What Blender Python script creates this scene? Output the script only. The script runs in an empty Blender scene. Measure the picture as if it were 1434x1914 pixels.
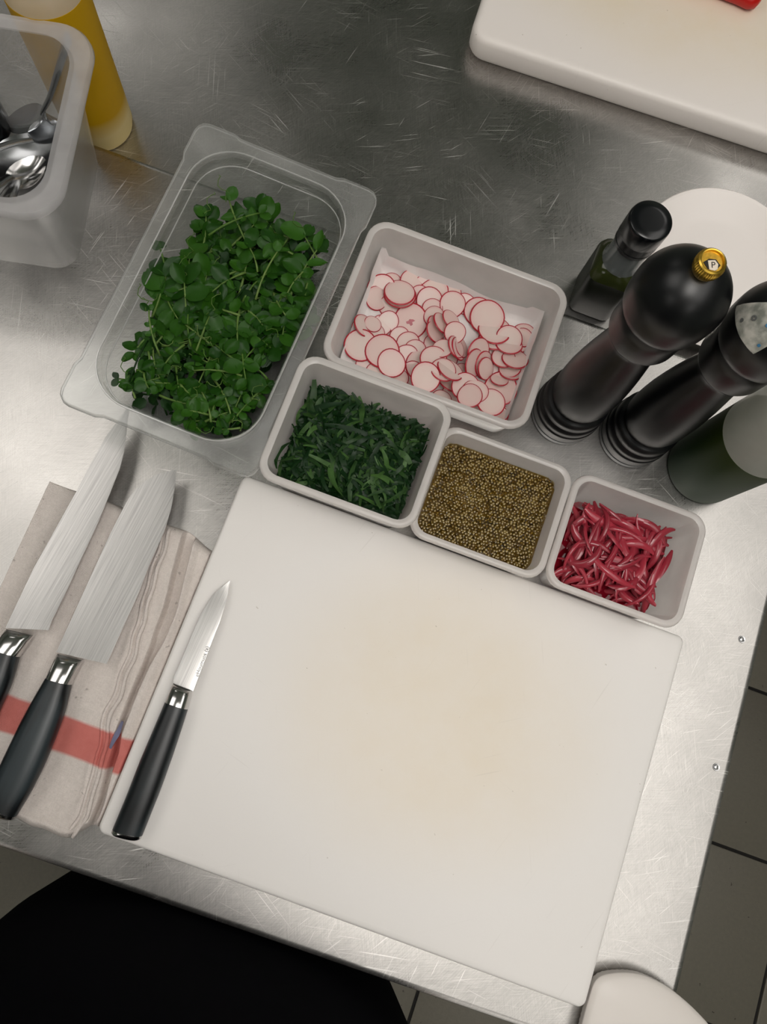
import bpy, math, random
from math import sin, cos, pi, radians, sqrt, atan2
from mathutils import Vector, Matrix, noise, Euler

# ------------------------------------------------------------------ camera, world, lights, exposure
SC = bpy.context.scene
COL = SC.collection
FPX, IW, IH = 1458.96, 1434, 1914
CAM_R = Matrix(((0.93784, -0.34694, -0.00937), (0.33786, 0.91880, -0.20410), (0.07942, 0.18825, 0.97891)))
CAM_C = Vector((0.1140, 0.17463, 0.65623))
cd = bpy.data.cameras.new('camera')
cd.sensor_fit = 'HORIZONTAL'; cd.sensor_width = 36.0; cd.lens = 36.0 * FPX / IW
cd.clip_start = 0.01; cd.clip_end = 50
cam = bpy.data.objects.new('camera', cd); COL.objects.link(cam)
cam.matrix_world = Matrix.Translation(CAM_C) @ CAM_R.to_4x4()
SC.camera = cam
W = bpy.data.worlds.new('world'); SC.world = W; W.use_nodes = True
W.node_tree.nodes['Background'].inputs[0].default_value = (0.9, 0.95, 1.0, 1)
W.node_tree.nodes['Background'].inputs[1].default_value = 0.0
SC.view_settings.view_transform = 'Standard'; SC.view_settings.look = 'None'
SC.view_settings.gamma = 1.0; SC.view_settings.use_curve_mapping = False
SC.view_settings.exposure = 0.25
LAMP_POWER = 1.0          # emission strength of the ceiling light diffusers (times each factor)
LAMPS = [((-1.02, 0.36), (1.05, 0.95), 1.95, 'over the left side of the table'), ((1.10, 0.50), (0.85, 2.20), 1.75, 'over the right side of the table'),
         ((0.32, 0.02), (0.55, 0.70), 7.6, 'right above the cutting board'), ((1.00, 2.25), (0.60, 0.50), 2.2, 'over the far right end of the room'), ((-1.45, 2.20), (0.60, 0.60), 1.6, 'over the far left end of the room'),
         ((-1.10, -1.60), (0.70, 1.10), 1.5, 'added as unseen fill behind the person on the left'), ((1.20, -1.60), (0.60, 1.10), 2.2, 'added as unseen fill behind the person on the right')]   # centre, size, factor, place; the pair behind the person is added fill light
CEIL_Z = 1.75
FLOOR_Z = -0.87
BACK_Z = -0.03            # the table behind stands a little lower
random.seed(11)
R = random.random
def U(a, b): return a + (b - a) * random.random()

def at(u, v, z=0.0):
    """world point where the line of sight through photo pixel (u, v) meets height z"""
    d = CAM_R @ Vector(((u - IW / 2) / FPX, -(v - IH / 2) / FPX, -1.0))
    t = (z - CAM_C.z) / d.z
    return CAM_C + d * t

# ------------------------------------------------------------------ materials
def srgb(r, g, b):
    f = lambda c: (c / 255 / 12.92) if c / 255 <= 0.04045 else ((c / 255 + 0.055) / 1.055) ** 2.4
    return (f(r), f(g), f(b), 1)

class NT:
    def __init__(s, name):
        s.m = bpy.data.materials.new(name); s.m.use_nodes = True
        s.t = s.m.node_tree; s.n = s.t.nodes; s.n.clear()
        s.out = s.n.new('ShaderNodeOutputMaterial')
    def a(s, typ, **kw):
        n = s.n.new('ShaderNode' + typ)
        for k, v in kw.items():
            if k.startswith('i_'):
                key = k[2:]
                key = int(key) if key.isdigit() else key.replace('_', ' ')
                n.inputs[key].default_value = v
            else: setattr(n, k, v)
        return n
    def l(s, a, b): s.t.links.new(a, b)
    def coords(s, kind='Object', scale=(1, 1, 1), rot=(0, 0, 0)):
        tc = s.a('TexCoord'); mp = s.a('Mapping'); src = tc.outputs[kind]
        if tuple(rot) != (0, 0, 0):                      # turn first, stretch afterwards
            mr = s.a('Mapping'); mr.inputs['Rotation'].default_value = rot; s.l(src, mr.inputs['Vector']); src = mr.outputs[0]
        mp.inputs['Scale'].default_value = scale
        s.l(src, mp.inputs['Vector']); return mp.outputs[0]
    def noise(s, vec, scale, detail=3, rough=0.5):
        n = s.a('TexNoise'); n.inputs['Scale'].default_value = scale
        n.inputs['Detail'].default_value = detail; n.inputs['Roughness'].default_value = rough
        if vec is not None: s.l(vec, n.inputs['Vector'])
        return n.outputs['Fac']
    def ramp(s, fac, stops, interp='LINEAR'):
        r = s.a('ValToRGB'); r.color_ramp.interpolation = interp
        e = r.color_ramp.elements
        while len(e) < len(stops): e.new(0.5)
        for i, (p, c) in enumerate(stops):
            e[i].position = p; e[i].color = c if hasattr(c, '__len__') else (c, c, c, 1)
        s.l(fac, r.inputs[0]); return r.outputs[0]
    def mix(s, fac, a, b, mode='MIX'):
        n = s.a('MixRGB', blend_type=mode)
        for i, v in ((0, fac), (1, a), (2, b)):
            if hasattr(v, 'is_linked'): s.l(v, n.inputs[i])
            else: n.inputs[i].default_value = v if (i == 0 or len(v) == 4) else (*v, 1)
        return n.outputs[0]
    def math(s, op, a, b=0.0, clamp=False):
        n = s.a('Math', operation=op, use_clamp=clamp)
        for i, v in ((0, a), (1, b)):
            if hasattr(v, 'is_linked'): s.l(v, n.inputs[i])
            else: n.inputs[i].default_value = v
        return n.outputs[0]
    def bump(s, h, strength=0.2, dist=0.001):
        b = s.a('Bump'); b.inputs['Strength'].default_value = strength; b.inputs['Distance'].default_value = dist
        s.l(h, b.inputs['Height']); return b.outputs[0]
    def pbsdf(s, **kw):
        p = s.a('BsdfPrincipled')
        for k, v in kw.items():
            key = k.replace('_', ' ')
            if hasattr(v, 'is_linked'): s.l(v, p.inputs[key])
            else: p.inputs[key].default_value = v
        return p
    def done(s, shader):
        s.l(shader.outputs[0] if hasattr(shader, 'outputs') else shader, s.out.inputs[0]); return s.m

def simple(name, col, rough=0.5, metal=0.0, var=0.0, vscale=40, **kw):
    t = NT(name)
    if var:
        f = t.noise(t.coords(), vscale, 4)
        c = t.mix(f, tuple(x * (1 - var) for x in col[:3]), tuple(min(1, x * (1 + var)) for x in col[:3]))
    else: c = col
    return t.done(t.pbsdf(Base_Color=c, Roughness=rough, Metallic=metal, **kw))

def steel_mat(name, base=(0.46, 0.445, 0.425), r0=0.25, r1=0.38, scratch=1.0):
    t = NT(name)
    v = t.coords()
    rough = t.ramp(t.noise(v, 8, 2, 0.5), [(0.3, r0), (0.7, r1)])
    # fine worn grain: short hairlines in several directions
    g1 = t.noise(t.coords(scale=(70, 1500, 1), rot=(0, 0, 1.15)), 1, 3, 0.6)
    g2 = t.noise(t.coords(scale=(60, 1300, 1), rot=(0, 0, -0.35)), 1, 3, 0.6)
    g3 = t.noise(t.coords(scale=(90, 1100, 1), rot=(0, 0, 2.1)), 1, 3, 0.6)
    sel = t.ramp(t.noise(v, 14, 3, 0.6), [(0.38, 0.0), (0.62, 1.0)])
    grain = t.mix(0.4, t.mix(sel, g1, g2), g3)
    tot = None
    for i, (ang, sx, sy, th) in enumerate([(0.55, 16, 900, 0.67), (-0.5, 20, 850, 0.67), (1.25, 14, 750, 0.67), (0.15, 12, 950, 0.67), (2.2, 22, 800, 0.67), (-0.15, 10, 600, 0.67), (1.75, 18, 700, 0.67), (2.75, 16, 800, 0.67)]):
        f = t.noise(t.coords(scale=(sx, sy, 1), rot=(0, 0, ang)), 1.0, 2, 0.5)
        ln = t.ramp(f, [(th, 0.0), (th + 0.05, 1.0)])
        msk = t.ramp(t.noise(t.coords(rot=(0, 0, i + 0.3)), 7 + i, 3), [(0.45, 0.0), (0.62, 1.0)])
        k = t.math('MULTIPLY', ln, msk)
        tot = k if tot is None else t.math('MAXIMUM', tot, k)
    tot = t.math('MULTIPLY', tot, scratch)
    c = t.mix(t.ramp(grain, [(0.32, 0.0), (0.68, 1.0)]), tuple(x * 0.74 for x in base), tuple(min(1, x * 1.28) for x in base))
    c = t.mix(t.ramp(t.noise(v, 11, 6, 0.7), [(0.35, 0.35), (0.65, 0.0)]), c, tuple(x * 0.72 for x in base))
    c = t.mix(t.math('MULTIPLY', tot, 0.62), c, (0.95, 0.93, 0.90, 1))
    rr = t.math('ADD', rough, t.math('MULTIPLY', tot, 0.22))
    rr = t.math('ADD', rr, t.math('MULTIPLY', t.math('SUBTRACT', grain, 0.5), 0.2))
    return t.done(t.pbsdf(Base_Color=c, Metallic=1.0, Roughness=rr))

def plastic_mat(name, col, clear=0.35, trans=0.5, rough=0.25, tint=(0.93, 0.93, 0.93), gloss=1.35):
    """thin moulded plastic: part see-through, part diffusing, with a glossy skin"""
    t = NT(name)
    dif = t.a('BsdfDiffuse'); dif.inputs[0].default_value = (*col, 1)
    trl = t.a('BsdfTranslucent'); trl.inputs[0].default_value = (*col, 1)
    m1 = t.a('MixShader'); m1.inputs[0].default_value = trans
    t.l(dif.outputs[0], m1.inputs[1]); t.l(trl.outputs[0], m1.inputs[2])
    tr = t.a('BsdfTransparent'); tr.inputs[0].default_value = (*tint, 1)
    m2 = t.a('MixShader')
    cl = t.ramp(t.noise(t.coords(), 30, 3), [(0.3, max(0, clear - 0.05)), (0.7, min(1, clear + 0.05))])
    t.l(cl, m2.inputs[0]); t.l(m1.outputs[0], m2.inputs[1]); t.l(tr.outputs[0], m2.inputs[2])
    gl = t.a('BsdfGlossy'); gl.inputs['Roughness'].default_value = rough
    gl.inputs[0].default_value = (1, 1, 1, 1)
    lw = t.a('LayerWeight'); lw.inputs[0].default_value = 0.5          # Schlick reflectance, same on both faces
    f0 = ((gloss - 1) / (gloss + 1)) ** 2
    sch = t.math('ADD', f0, t.math('MULTIPLY', t.math('POWER', lw.outputs['Facing'], 5.0), 1 - f0))
    m3 = t.a('MixShader'); t.l(sch, m3.inputs[0])
    t.l(m2.outputs[0], m3.inputs[1]); t.l(gl.outputs[0], m3.inputs[2])
    return t.done(m3)

M = {}
M['steel_table'] = steel_mat('brushed_steel_table')
M['steel_edge'] = steel_mat('steel_edge', (0.5, 0.5, 0.5), 0.25, 0.35, 0.5)
M['steel'] = simple('polished_steel', (0.62, 0.61, 0.6, 1), 0.16, 1.0)
M['steel_dark'] = simple('dull_steel', (0.38, 0.39, 0.4, 1), 0.22, 1.0)
def blade_mat():
    t = NT('satin_blade_steel')
    f = t.ramp(t.noise(t.coords('Object', scale=(14, 900, 1), rot=(0, 0, 0.06)), 1, 4, 0.7), [(0.3, 0.0), (0.7, 1.0)])
    g = t.noise(t.coords('Object', scale=(500, 30, 1), rot=(0, 0, -0.05)), 1, 2, 0.6)
    c = t.mix(f, (0.33, 0.322, 0.315), (0.53, 0.52, 0.505))
    return t.done(t.pbsdf(Base_Color=c, Metallic=1.0, Roughness=0.3, Normal=t.bump(g, 0.06, 0.0004)))
M['blade'] = blade_mat()
def board_mat(name, stain_c, stain_r, col, scol, sss=0.0):
    t = NT(name)
    v = t.coords()
    mp = t.a('Mapping'); mp.inputs['Location'].default_value = (-stain_c[0] / stain_r[0], -stain_c[1] / stain_r[1], 0)
    mp.inputs['Scale'].default_value = (1 / stain_r[0], 1 / stain_r[1], 0.0)
    t.l(v, mp.inputs[0])
    g = t.a('TexGradient', gradient_type='SPHERICAL'); t.l(mp.outputs[0], g.inputs[0])
    n = t.noise(v, 9, 5, 0.65)
    s = t.math('MULTIPLY', t.ramp(g.outputs[0], [(0.0, 0.0), (0.65, 1.0)], 'EASE'), t.ramp(n, [(0.25, 0.45), (0.7, 1.0)]))
    c = t.mix(s, col, scol)
    # knife cuts
    k = None
    for i, a in enumerate((0.3, 1.2, 1.9, 2.6)):
        f = t.noise(t.coords(scale=(14, 420, 1), rot=(0, 0, a)), 1, 1)
        q = t.math('MULTIPLY', t.ramp(f, [(0.72, 0.0), (0.76, 1.0)]), t.ramp(t.noise(t.coords(rot=(0, 0, a)), 8), [(0.5, 0.0), (0.65, 1.0)]))
        k = q if k is None else t.math('MAXIMUM', k, q)
    c = t.mix(t.math('MULTIPLY', k, 0.10), c, (0.35, 0.3, 0.25, 1))
    spk = t.ramp(t.noise(v, 260, 1), [(0.80, 0.0), (0.83, 1.0)])
    c = t.mix(t.math('MULTIPLY', spk, 0.4), c, (0.3, 0.24, 0.16, 1))
    p = t.pbsdf(Base_Color=c, Roughness=0.42, Normal=t.bump(t.noise(v, 900, 2), 0.05, 0.0004))
    p.inputs['Subsurface Weight'].default_value = sss
    p.inputs['Subsurface Radius'].default_value = (0.01, 0.009, 0.008); p.inputs['Subsurface Scale'].default_value = 0.6
    return t.done(p)
M['board'] = board_mat('white_board_plastic', (0.22, 0.17), (0.17, 0.15), (0.83, 0.80, 0.77), (0.79, 0.70, 0.57))
M['board_far'] = board_mat('white_thick_board_plastic', (0.20, 0.16), (0.30, 0.16), (0.88, 0.82, 0.775), (0.84, 0.72, 0.54))
M['pp'] = plastic_mat('frosted_box_plastic', (0.96, 0.92, 0.895), 0.42, 0.5, 0.3)
M['pp_rim'] = plastic_mat('frosted_rim_plastic', (0.95, 0.915, 0.89), 0.25, 0.5, 0.25)
M['pp_tall'] = plastic_mat('milky_pan_plastic', (0.97, 0.96, 0.97), 0.84, 0.5, 0.25)
M['pp_tall_rim'] = plastic_mat('milky_pan_rim_plastic', (0.97, 0.95, 0.96), 0.66, 0.5, 0.2)
M['clear'] = plastic_mat('clear_pan_plastic', (0.75, 0.77, 0.76), 0.945, 0.5, 0.10, (0.955, 0.965, 0.96), 1.55)
M['clear_rim'] = plastic_mat('clear_pan_rim_plastic', (0.88, 0.87, 0.86), 0.84, 0.5, 0.16, (0.96, 0.97, 0.965), 1.6)
M['clear_bead'] = plastic_mat('clear_pan_lip_highlight', (0.90, 0.89, 0.88), 0.45, 0.5, 0.08, (0.96, 0.97, 0.965), 1.9)  # bright edge highlights of the pan put into a whiter, cloudier plastic
M['black_mill'] = simple('black_lacquered_wood', srgb(9, 10, 12), 0.34, 0, 0.25, 12)
M['mill_foot'] = simple('grey_mill_foot', srgb(70, 74, 76), 0.3, 0.6)
M['gold'] = simple('gold_knob', (0.78, 0.50, 0.08, 1), 0.3, 1.0)
M['gold_dark'] = simple('gold_inlay', (0.70, 0.42, 0.06, 1), 0.42, 1.0, 0.4, 600)
M['black_print'] = simple('black_print', srgb(20, 16, 12), 0.6)
M['white_print'] = simple('white_print', srgb(226, 214, 196), 0.6)
M['black_cap'] = simple('black_cap_plastic', srgb(10, 12, 15), 0.22)
M['porcelain'] = simple('white_porcelain', (0.90, 0.84, 0.80, 1), 0.28, 0, 0.02, 8)
M['dark_band'] = simple('maroon_glaze', srgb(30, 12, 16), 0.2)
M['white_plastic'] = simple('white_tub_plastic', (0.74, 0.69, 0.645, 1), 0.4, 0, 0.02, 10)
M['red_plastic'] = simple('red_handle_plastic', srgb(190, 12, 4), 0.35)
M['ink_blue'] = simple('blue_ink', srgb(60, 120, 160), 0.6)
M['ink_grey'] = simple('grey_ink', srgb(90, 92, 90), 0.6)
def sticker_mat():
    t = NT('smudged_sticker_paper'); v = t.coords()
    c = t.mix(t.ramp(t.noise(v, 130, 4), [(0.35, 0.0), (0.65, 1.0)]), (0.20, 0.21, 0.18), (0.58, 0.56, 0.50))
    return t.done(t.pbsdf(Base_Color=c, Roughness=0.5))
M['sticker'] = sticker_mat()
def oilglass():
    t = NT('dark_green_bottle_glass')
    return t.done(t.pbsdf(Base_Color=(0.010, 0.013, 0.007, 1), Roughness=0.25, Specular_IOR_Level=0.12))
M['oil_glass'] = oilglass()
M['oil_shoulder'] = simple('olive_green_glass', srgb(44, 50, 22), 0.1)
M['neck'] = plastic_mat('clear_neck_sleeve', (0.45, 0.48, 0.48), 0.6, 0.5, 0.1, (0.7, 0.74, 0.74), 1.5)
M['squeeze'] = plastic_mat('cloudy_squeeze_plastic', (0.80, 0.79, 0.74), 0.35, 0.5, 0.35, (0.97, 0.97, 0.96), 1.4)
def sauce(name, lo, hi, zc, dz, rough=0.3):
    t = NT(name); v = t.coords()
    sep = t.a('SeparateXYZ'); t.l(v, sep.inputs[0])
    n = t.math('ADD', sep.outputs[2], t.math('MULTIPLY', t.math('SUBTRACT', t.noise(v, 12, 3), 0.5), dz))
    f = t.a('MapRange'); f.inputs[1].default_value = zc - dz; f.inputs[2].default_value = zc + dz
    t.l(n, f.inputs[0])
    return t.done(t.pbsdf(Base_Color=t.mix(f.outputs[0], lo, hi), Roughness=0.5, Specular_IOR_Level=0.15))
M['yellow_sauce'] = sauce('yellow_sauce', srgb(222, 200, 140), srgb(196, 152, 0), 0.030, 0.010)
M['green_sauce'] = sauce('green_sauce', srgb(44, 66, 44), srgb(42, 56, 8), 0.06, 0.03)
def handle_mat():
    t = NT('black_stained_wood_handle')
    v = t.coords('Object', scale=(1, 1, 1))
    w = t.a('TexWave', wave_type='RINGS', rings_direction='X'); w.inputs['Scale'].default_value = 60
    w.inputs['Distortion'].default_value = 3; w.inputs['Detail'].default_value = 3
    mp = t.coords('Object', scale=(0.35, 1.0, 1.2)); t.l(mp, w.inputs['Vector'])
    c = t.mix(w.outputs['Fac'], srgb(10, 14, 17), srgb(52, 61, 65))
    c = t.mix(t.math('MULTIPLY', t.noise(t.coords('Object', scale=(15, 400, 400)), 1, 2), 0.4), c, srgb(10, 13, 15))
    return t.done(t.pbsdf(Base_Color=c, Roughness=0.38))
M['handle'] = handle_mat()
def cloth_mat():
    t = NT('linen_towel_cloth'); v = t.coords()
    sep = t.a('SeparateXYZ'); t.l(v, sep.inputs[0])
    wob = t.math('MULTIPLY', t.math('SUBTRACT', t.noise(v, 14, 2), 0.5), 0.006)
    y = t.math('ADD', sep.outputs[1], wob)
    a = t.ramp(t.math('MULTIPLY', t.math('SUBTRACT', y, 0.0417), 400), [(0.0, 0.0), (1.0, 1.0)])
    b = t.ramp(t.math('MULTIPLY', t.math('SUBTRACT', 0.0707, y), 400), [(0.0, 0.0), (1.0, 1.0)])
    st = t.math('MULTIPLY', a, b)
    base = t.mix(t.noise(v, 45, 5, 0.7), (0.62, 0.56, 0.52), (0.84, 0.77, 0.72))
    red = t.mix(t.noise(v, 60, 4, 0.7), (0.50, 0.125, 0.105), (0.66, 0.22, 0.19))
    thr = t.ramp(t.noise(t.coords(scale=(250, 1400, 1)), 1, 2), [(0.35, 0.0), (0.65, 1.0)]); thr2 = t.ramp(t.noise(t.coords(scale=(1400, 250, 1)), 1, 2), [(0.35, 0.0), (0.65, 1.0)])
    base = t.mix(t.math('MULTIPLY', t.math('ADD', thr, thr2), 0.16), base, (0.34, 0.29, 0.26, 1))
    spots = t.ramp(t.noise(v, 170, 2), [(0.70, 0.0), (0.75, 1.0)])
    base = t.mix(t.math('MULTIPLY', spots, 0.45), base, (0.16, 0.13, 0.11, 1))
    c = t.mix(st, base, red)
    wx = t.a('TexWave'); wx.inputs['Scale'].default_value = 420; wx.bands_direction = 'X'; t.l(v, wx.inputs[0])
    wy = t.a('TexWave'); wy.inputs['Scale'].default_value = 420; wy.bands_direction = 'Y'; t.l(v, wy.inputs[0])
    h = t.math('ADD', t.math('ADD', wx.outputs['Fac'], wy.outputs['Fac']), t.math('MULTIPLY', t.noise(v, 300, 3), 1.5))
    return t.done(t.pbsdf(Base_Color=c, Roughness=0.95, Normal=t.bump(h, 0.25, 0.0005)))
M['cloth'] = cloth_mat()
M['cloth_tag'] = simple('blue_grey_tag', srgb(120, 122, 150), 0.9)
def paper_mat():
    t = NT('paper_towel'); v = t.coords()
    c = t.mix(t.ramp(t.noise(v, 22, 4), [(0.5, 0.0), (0.75, 1.0)]), (0.84, 0.80, 0.78), (0.82, 0.66, 0.64))
    return t.done(t.pbsdf(Base_Color=c, Roughness=0.9, Normal=t.bump(t.noise(v, 500, 3), 0.3, 0.0006)))
M['paper'] = paper_mat()
def leaf_mat(name, a, b, pw=1.0):
    t = NT(name); v = t.coords('Object')
    oi = t.a('ObjectInfo')
    c1 = t.mix(t.math('POWER', oi.outputs['Random'], pw), a, b)
    c = t.mix(t.noise(v, 120, 3), c1, tuple(x * 0.62 for x in a))
    p = t.pbsdf(Base_Color=c, Roughness=0.42, Specular_IOR_Level=0.25)
    tr = t.a('BsdfTranslucent'); t.l(c, tr.inputs[0])
    m = t.a('MixShader'); m.inputs[0].default_value = 0.22
    t.l(p.outputs[0], m.inputs[1]); t.l(tr.outputs[0], m.inputs[2])
    return t.done(m)
M['leaf'] = leaf_mat('pea_shoot_leaf', (0.014, 0.070, 0.005), (0.060, 0.200, 0.014))
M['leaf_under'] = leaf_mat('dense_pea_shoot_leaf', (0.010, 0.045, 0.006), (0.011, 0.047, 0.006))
M['stem'] = leaf_mat('pea_shoot_stem', (0.11, 0.23, 0.035), (0.30, 0.42, 0.13))
M['kale'] = leaf_mat('shredded_leaf', (0.007, 0.036, 0.008), (0.130, 0.28, 0.065), 2.4)
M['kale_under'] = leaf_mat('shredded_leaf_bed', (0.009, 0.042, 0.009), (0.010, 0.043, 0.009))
def radish_mat():
    t = NT('radish_flesh'); v = t.coords('Object')
    oi = t.a('ObjectInfo')
    ln = t.a('VectorMath', operation='LENGTH'); t.l(v, ln.inputs[0])
    g = t.ramp(t.math('MULTIPLY', ln.outputs['Value'], 75), [(0.0, (0.92, 0.82, 0.75, 1)), (0.7, (0.92, 0.78, 0.72, 1)), (1.0, (0.88, 0.55, 0.53, 1))])
    c = t.mix(t.math('MULTIPLY', t.noise(v, 160, 4), 0.25), g, (0.90, 0.62, 0.58, 1))
    c = t.mix(t.math('MULTIPLY', oi.outputs['Random'], 0.5), c, (0.88, 0.58, 0.55, 1))
    p = t.pbsdf(Base_Color=c, Roughness=0.3)
    tr = t.a('BsdfTranslucent'); t.l(c, tr.inputs[0])
    m = t.a('MixShader'); m.inputs[0].default_value = 0.3
    t.l(p.outputs[0], m.inputs[1]); t.l(tr.outputs[0], m.inputs[2])
    return t.done(m)
M['radish'] = radish_mat()
M['radish_skin'] = simple('radish_skin', srgb(168, 14, 38), 0.3, 0, 0.3, 300)
M['radish_core'] = simple('radish_core_blotch', srgb(176, 96, 104), 0.4, 0, 0.3, 500)
def onion_mat():
    t = NT('pickled_onion_flesh'); v = t.coords('Object'); oi = t.a('ObjectInfo')
    c = t.mix(oi.outputs['Random'], (0.29, 0.008, 0.026, 1), (0.50, 0.034, 0.062, 1))
    c = t.mix(t.math('MULTIPLY', t.noise(t.coords('Object', scale=(30, 260, 260)), 1, 3), 0.3), c, (0.62, 0.10, 0.13, 1))
    p = t.pbsdf(Base_Color=c, Roughness=0.28, Coat_Weight=0.5, Coat_Roughness=0.06)
    tr = t.a('BsdfTranslucent'); t.l(c, tr.inputs[0])
    m = t.a('MixShader'); m.inputs[0].default_value = 0.25
    t.l(p.outputs[0], m.inputs[1]); t.l(tr.outputs[0], m.inputs[2])
    return t.done(m)
M['onion'] = onion_mat()
M['brine'] = simple('pink_brine', srgb(120, 14, 30), 0.05)
def seed_mat():
    t = NT('mustard_seed'); v = t.coords('Object')
    c = t.mix(t.noise(v, 420, 1), (0.13, 0.085, 0.016), (0.33, 0.225, 0.055))
    return t.done(t.pbsdf(Base_Color=c, Roughness=0.2, Coat_Weight=0.6, Coat_Roughness=0.05))
M['seed'] = seed_mat()
def seed_liquid():
    t = NT('mustard_seed_liquor'); v = t.coords('Object')
    gl = t.a('BsdfGlossy'); gl.inputs['Roughness'].default_value = 0.04
    tr = t.a('BsdfTransparent'); tr.inputs[0].default_value = (0.86, 0.76, 0.42, 1)
    fr = t.a('Fresnel'); fr.inputs[0].default_value = 1.45
    nb = t.bump(t.noise(v, 230, 2, 0.5), 1.0, 0.006); t.l(nb, gl.inputs['Normal']); t.l(nb, fr.inputs['Normal'])
    m = t.a('MixShader'); t.l(fr.outputs[0], m.inputs[0]); t.l(tr.outputs[0], m.inputs[1]); t.l(gl.outputs[0], m.inputs[2])
    return t.done(m)
M['seed_liquor'] = seed_liquid()
def tile_mat():
    t = NT('grey_floor_tile'); v = t.coords('Object'); oi = t.a('ObjectInfo')
    c = t.mix(t.noise(v, 130, 6, 0.75), srgb(104, 100, 90), srgb(134, 128, 114))
    c = t.mix(t.math('MULTIPLY', oi.outputs['Random'], 0.35), c, srgb(96, 92, 82))
    spk = t.ramp(t.noise(v, 90, 2), [(0.72, 0.0), (0.76, 1.0)])
    c = t.mix(spk, c, srgb(50, 42, 36))
    return t.done(t.pbsdf(Base_Color=c, Roughness=0.55, Normal=t.bump(t.noise(v, 300, 3), 0.2, 0.001)))
M['tile'] = tile_mat()
M['grout'] = simple('dark_grout', srgb(30, 28, 26), 0.9, 0, 0.3, 90)
M['wall'] = simple('pale_wall_paint', srgb(196, 204, 194), 0.7, 0, 0.04, 4)
M['ceiling'] = simple('ceiling_paint', srgb(206, 217, 208), 0.8, 0, 0.04, 4)
M['black_cloth'] = simple('black_apron_cloth', srgb(5, 5, 9), 1.0, 0, 0.3, 70, Specular_IOR_Level=0.05)
M['black_cloth2'] = simple('black_trouser_cloth', srgb(8, 8, 11), 1.0, 0, 0.3, 70, Specular_IOR_Level=0.05)
M['skin'] = simple('skin', srgb(196, 150, 126), 0.5, 0, 0.06, 30)
M['hair'] = simple('dark_hair', srgb(40, 30, 24), 0.6, 0, 0.3, 200)
M['lamp_frame'] = simple('lamp_housing', srgb(210, 210, 208), 0.5)
def emis(name, c, s):
    t = NT(name); e = t.a('Emission'); e.inputs[0].default_value = c; e.inputs[1].default_value = s
    return t.done(e)

# ------------------------------------------------------------------ mesh helpers
class MB:
    def __init__(s): s.v = []; s.f = []; s.mi = []
    def add(s, vs, fs, mi=0):
        o = len(s.v); s.v += [tuple(p) for p in vs]
        s.f += [tuple(i + o for i in f) for f in fs]; s.mi += [mi] * len(fs); return s
    def box(s, c, d, mi=0):
        x, y, z = c; a, b, e = d[0] / 2, d[1] / 2, d[2] / 2
        vs = [(x + i * a, y + j * b, z + k * e) for k in (-1, 1) for j in (-1, 1) for i in (-1, 1)]
        return s.add(vs, [(0, 2, 3, 1), (4, 5, 7, 6), (0, 1, 5, 4), (2, 6, 7, 3), (0, 4, 6, 2), (1, 3, 7, 5)], mi)
    def loft(s, loops, cap0=False, cap1=False, closed=True, mi=0):
        n = len(loops[0]); o = len(s.v); vs = [p for L in loops for p in L]; fs = []
        for i in range(len(loops) - 1):
            for j in range(n if closed else n - 1):
                k = (j + 1) % n
                fs.append((i * n + j, i * n + k, (i + 1) * n + k, (i + 1) * n + j))
        if cap0: fs.append(tuple(reversed(range(n))))
        if cap1: fs.append(tuple((len(loops) - 1) * n + j for j in range(n)))
        return s.add(vs, fs, mi)
    def lathe(s, prof, n=40, c=(0, 0, 0), cap0=True, cap1=True, mi=0):
        loops = [[(c[0] + r * cos(2 * pi * j / n), c[1] + r * sin(2 * pi * j / n), c[2] + z) for j in range(n)] for r, z in prof]
        return s.loft(loops, cap0, cap1, True, mi)
    def tube(s, pts, rad, n=8, mi=0, flat=1.0, upv=(0, 0, 1)):
        pts = [Vector(p) for p in pts]; loops = []
        for i, p in enumerate(pts):
            t = (pts[min(i + 1, len(pts) - 1)] - pts[max(i - 1, 0)]).normalized()
            u = Vector(upv); sd = t.cross(u)
            if sd.length < 1e-4: sd = t.cross(Vector((1, 0, 0)))
            sd.normalize(); up2 = sd.cross(t)
            r = rad[i] if hasattr(rad, '__len__') else rad
            loops.append([p + sd * (r * cos(2 * pi * j / n)) + up2 * (r * flat * sin(2 * pi * j / n)) for j in range(n)])
        return s.loft(loops, True, True, True, mi)
    def mesh(s, name, mats, angle=38):
        me = bpy.data.meshes.new(name); me.from_pydata(s.v, [], s.f)
        for m in (mats if isinstance(mats, (list, tuple)) else [mats]): me.materials.append(m)
        if any(s.mi): me.polygons.foreach_set('material_index', s.mi)
        me.polygons.foreach_set('use_smooth', [True] * len(s.f))
        me.update()
        if angle < 180: me.set_sharp_from_angle(angle=radians(angle))
        return me

def obj(name, me, parent=None, loc=None, rot=None, scale=None):
    if isinstance(me, tuple): me = me[0].mesh(name, me[1], me[2] if len(me) > 2 else 38)
    o = bpy.data.objects.new(name, me); COL.objects.link(o)
    if parent is not None: o.parent = parent
    if loc is not None: o.location = loc
    if rot is not None: o.rotation_euler = rot
    if scale is not None: o.scale = scale
    return o
def tag(o, label=None, cat=None, group=None, kind=None):
    if label: o['label'] = label
    if cat: o['category'] = cat
    if group: o['group'] = group
    if kind: o['kind'] = kind
    return o
def thing(name, label, cat, loc=(0, 0, 0), rz=0.0, group=None):
    o = bpy.data.objects.new(name, None); COL.objects.link(o); o.empty_display_size = 0.02
    o.location = loc; o.rotation_euler = (0, 0, rz)
    return tag(o, label, cat, group)

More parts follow.
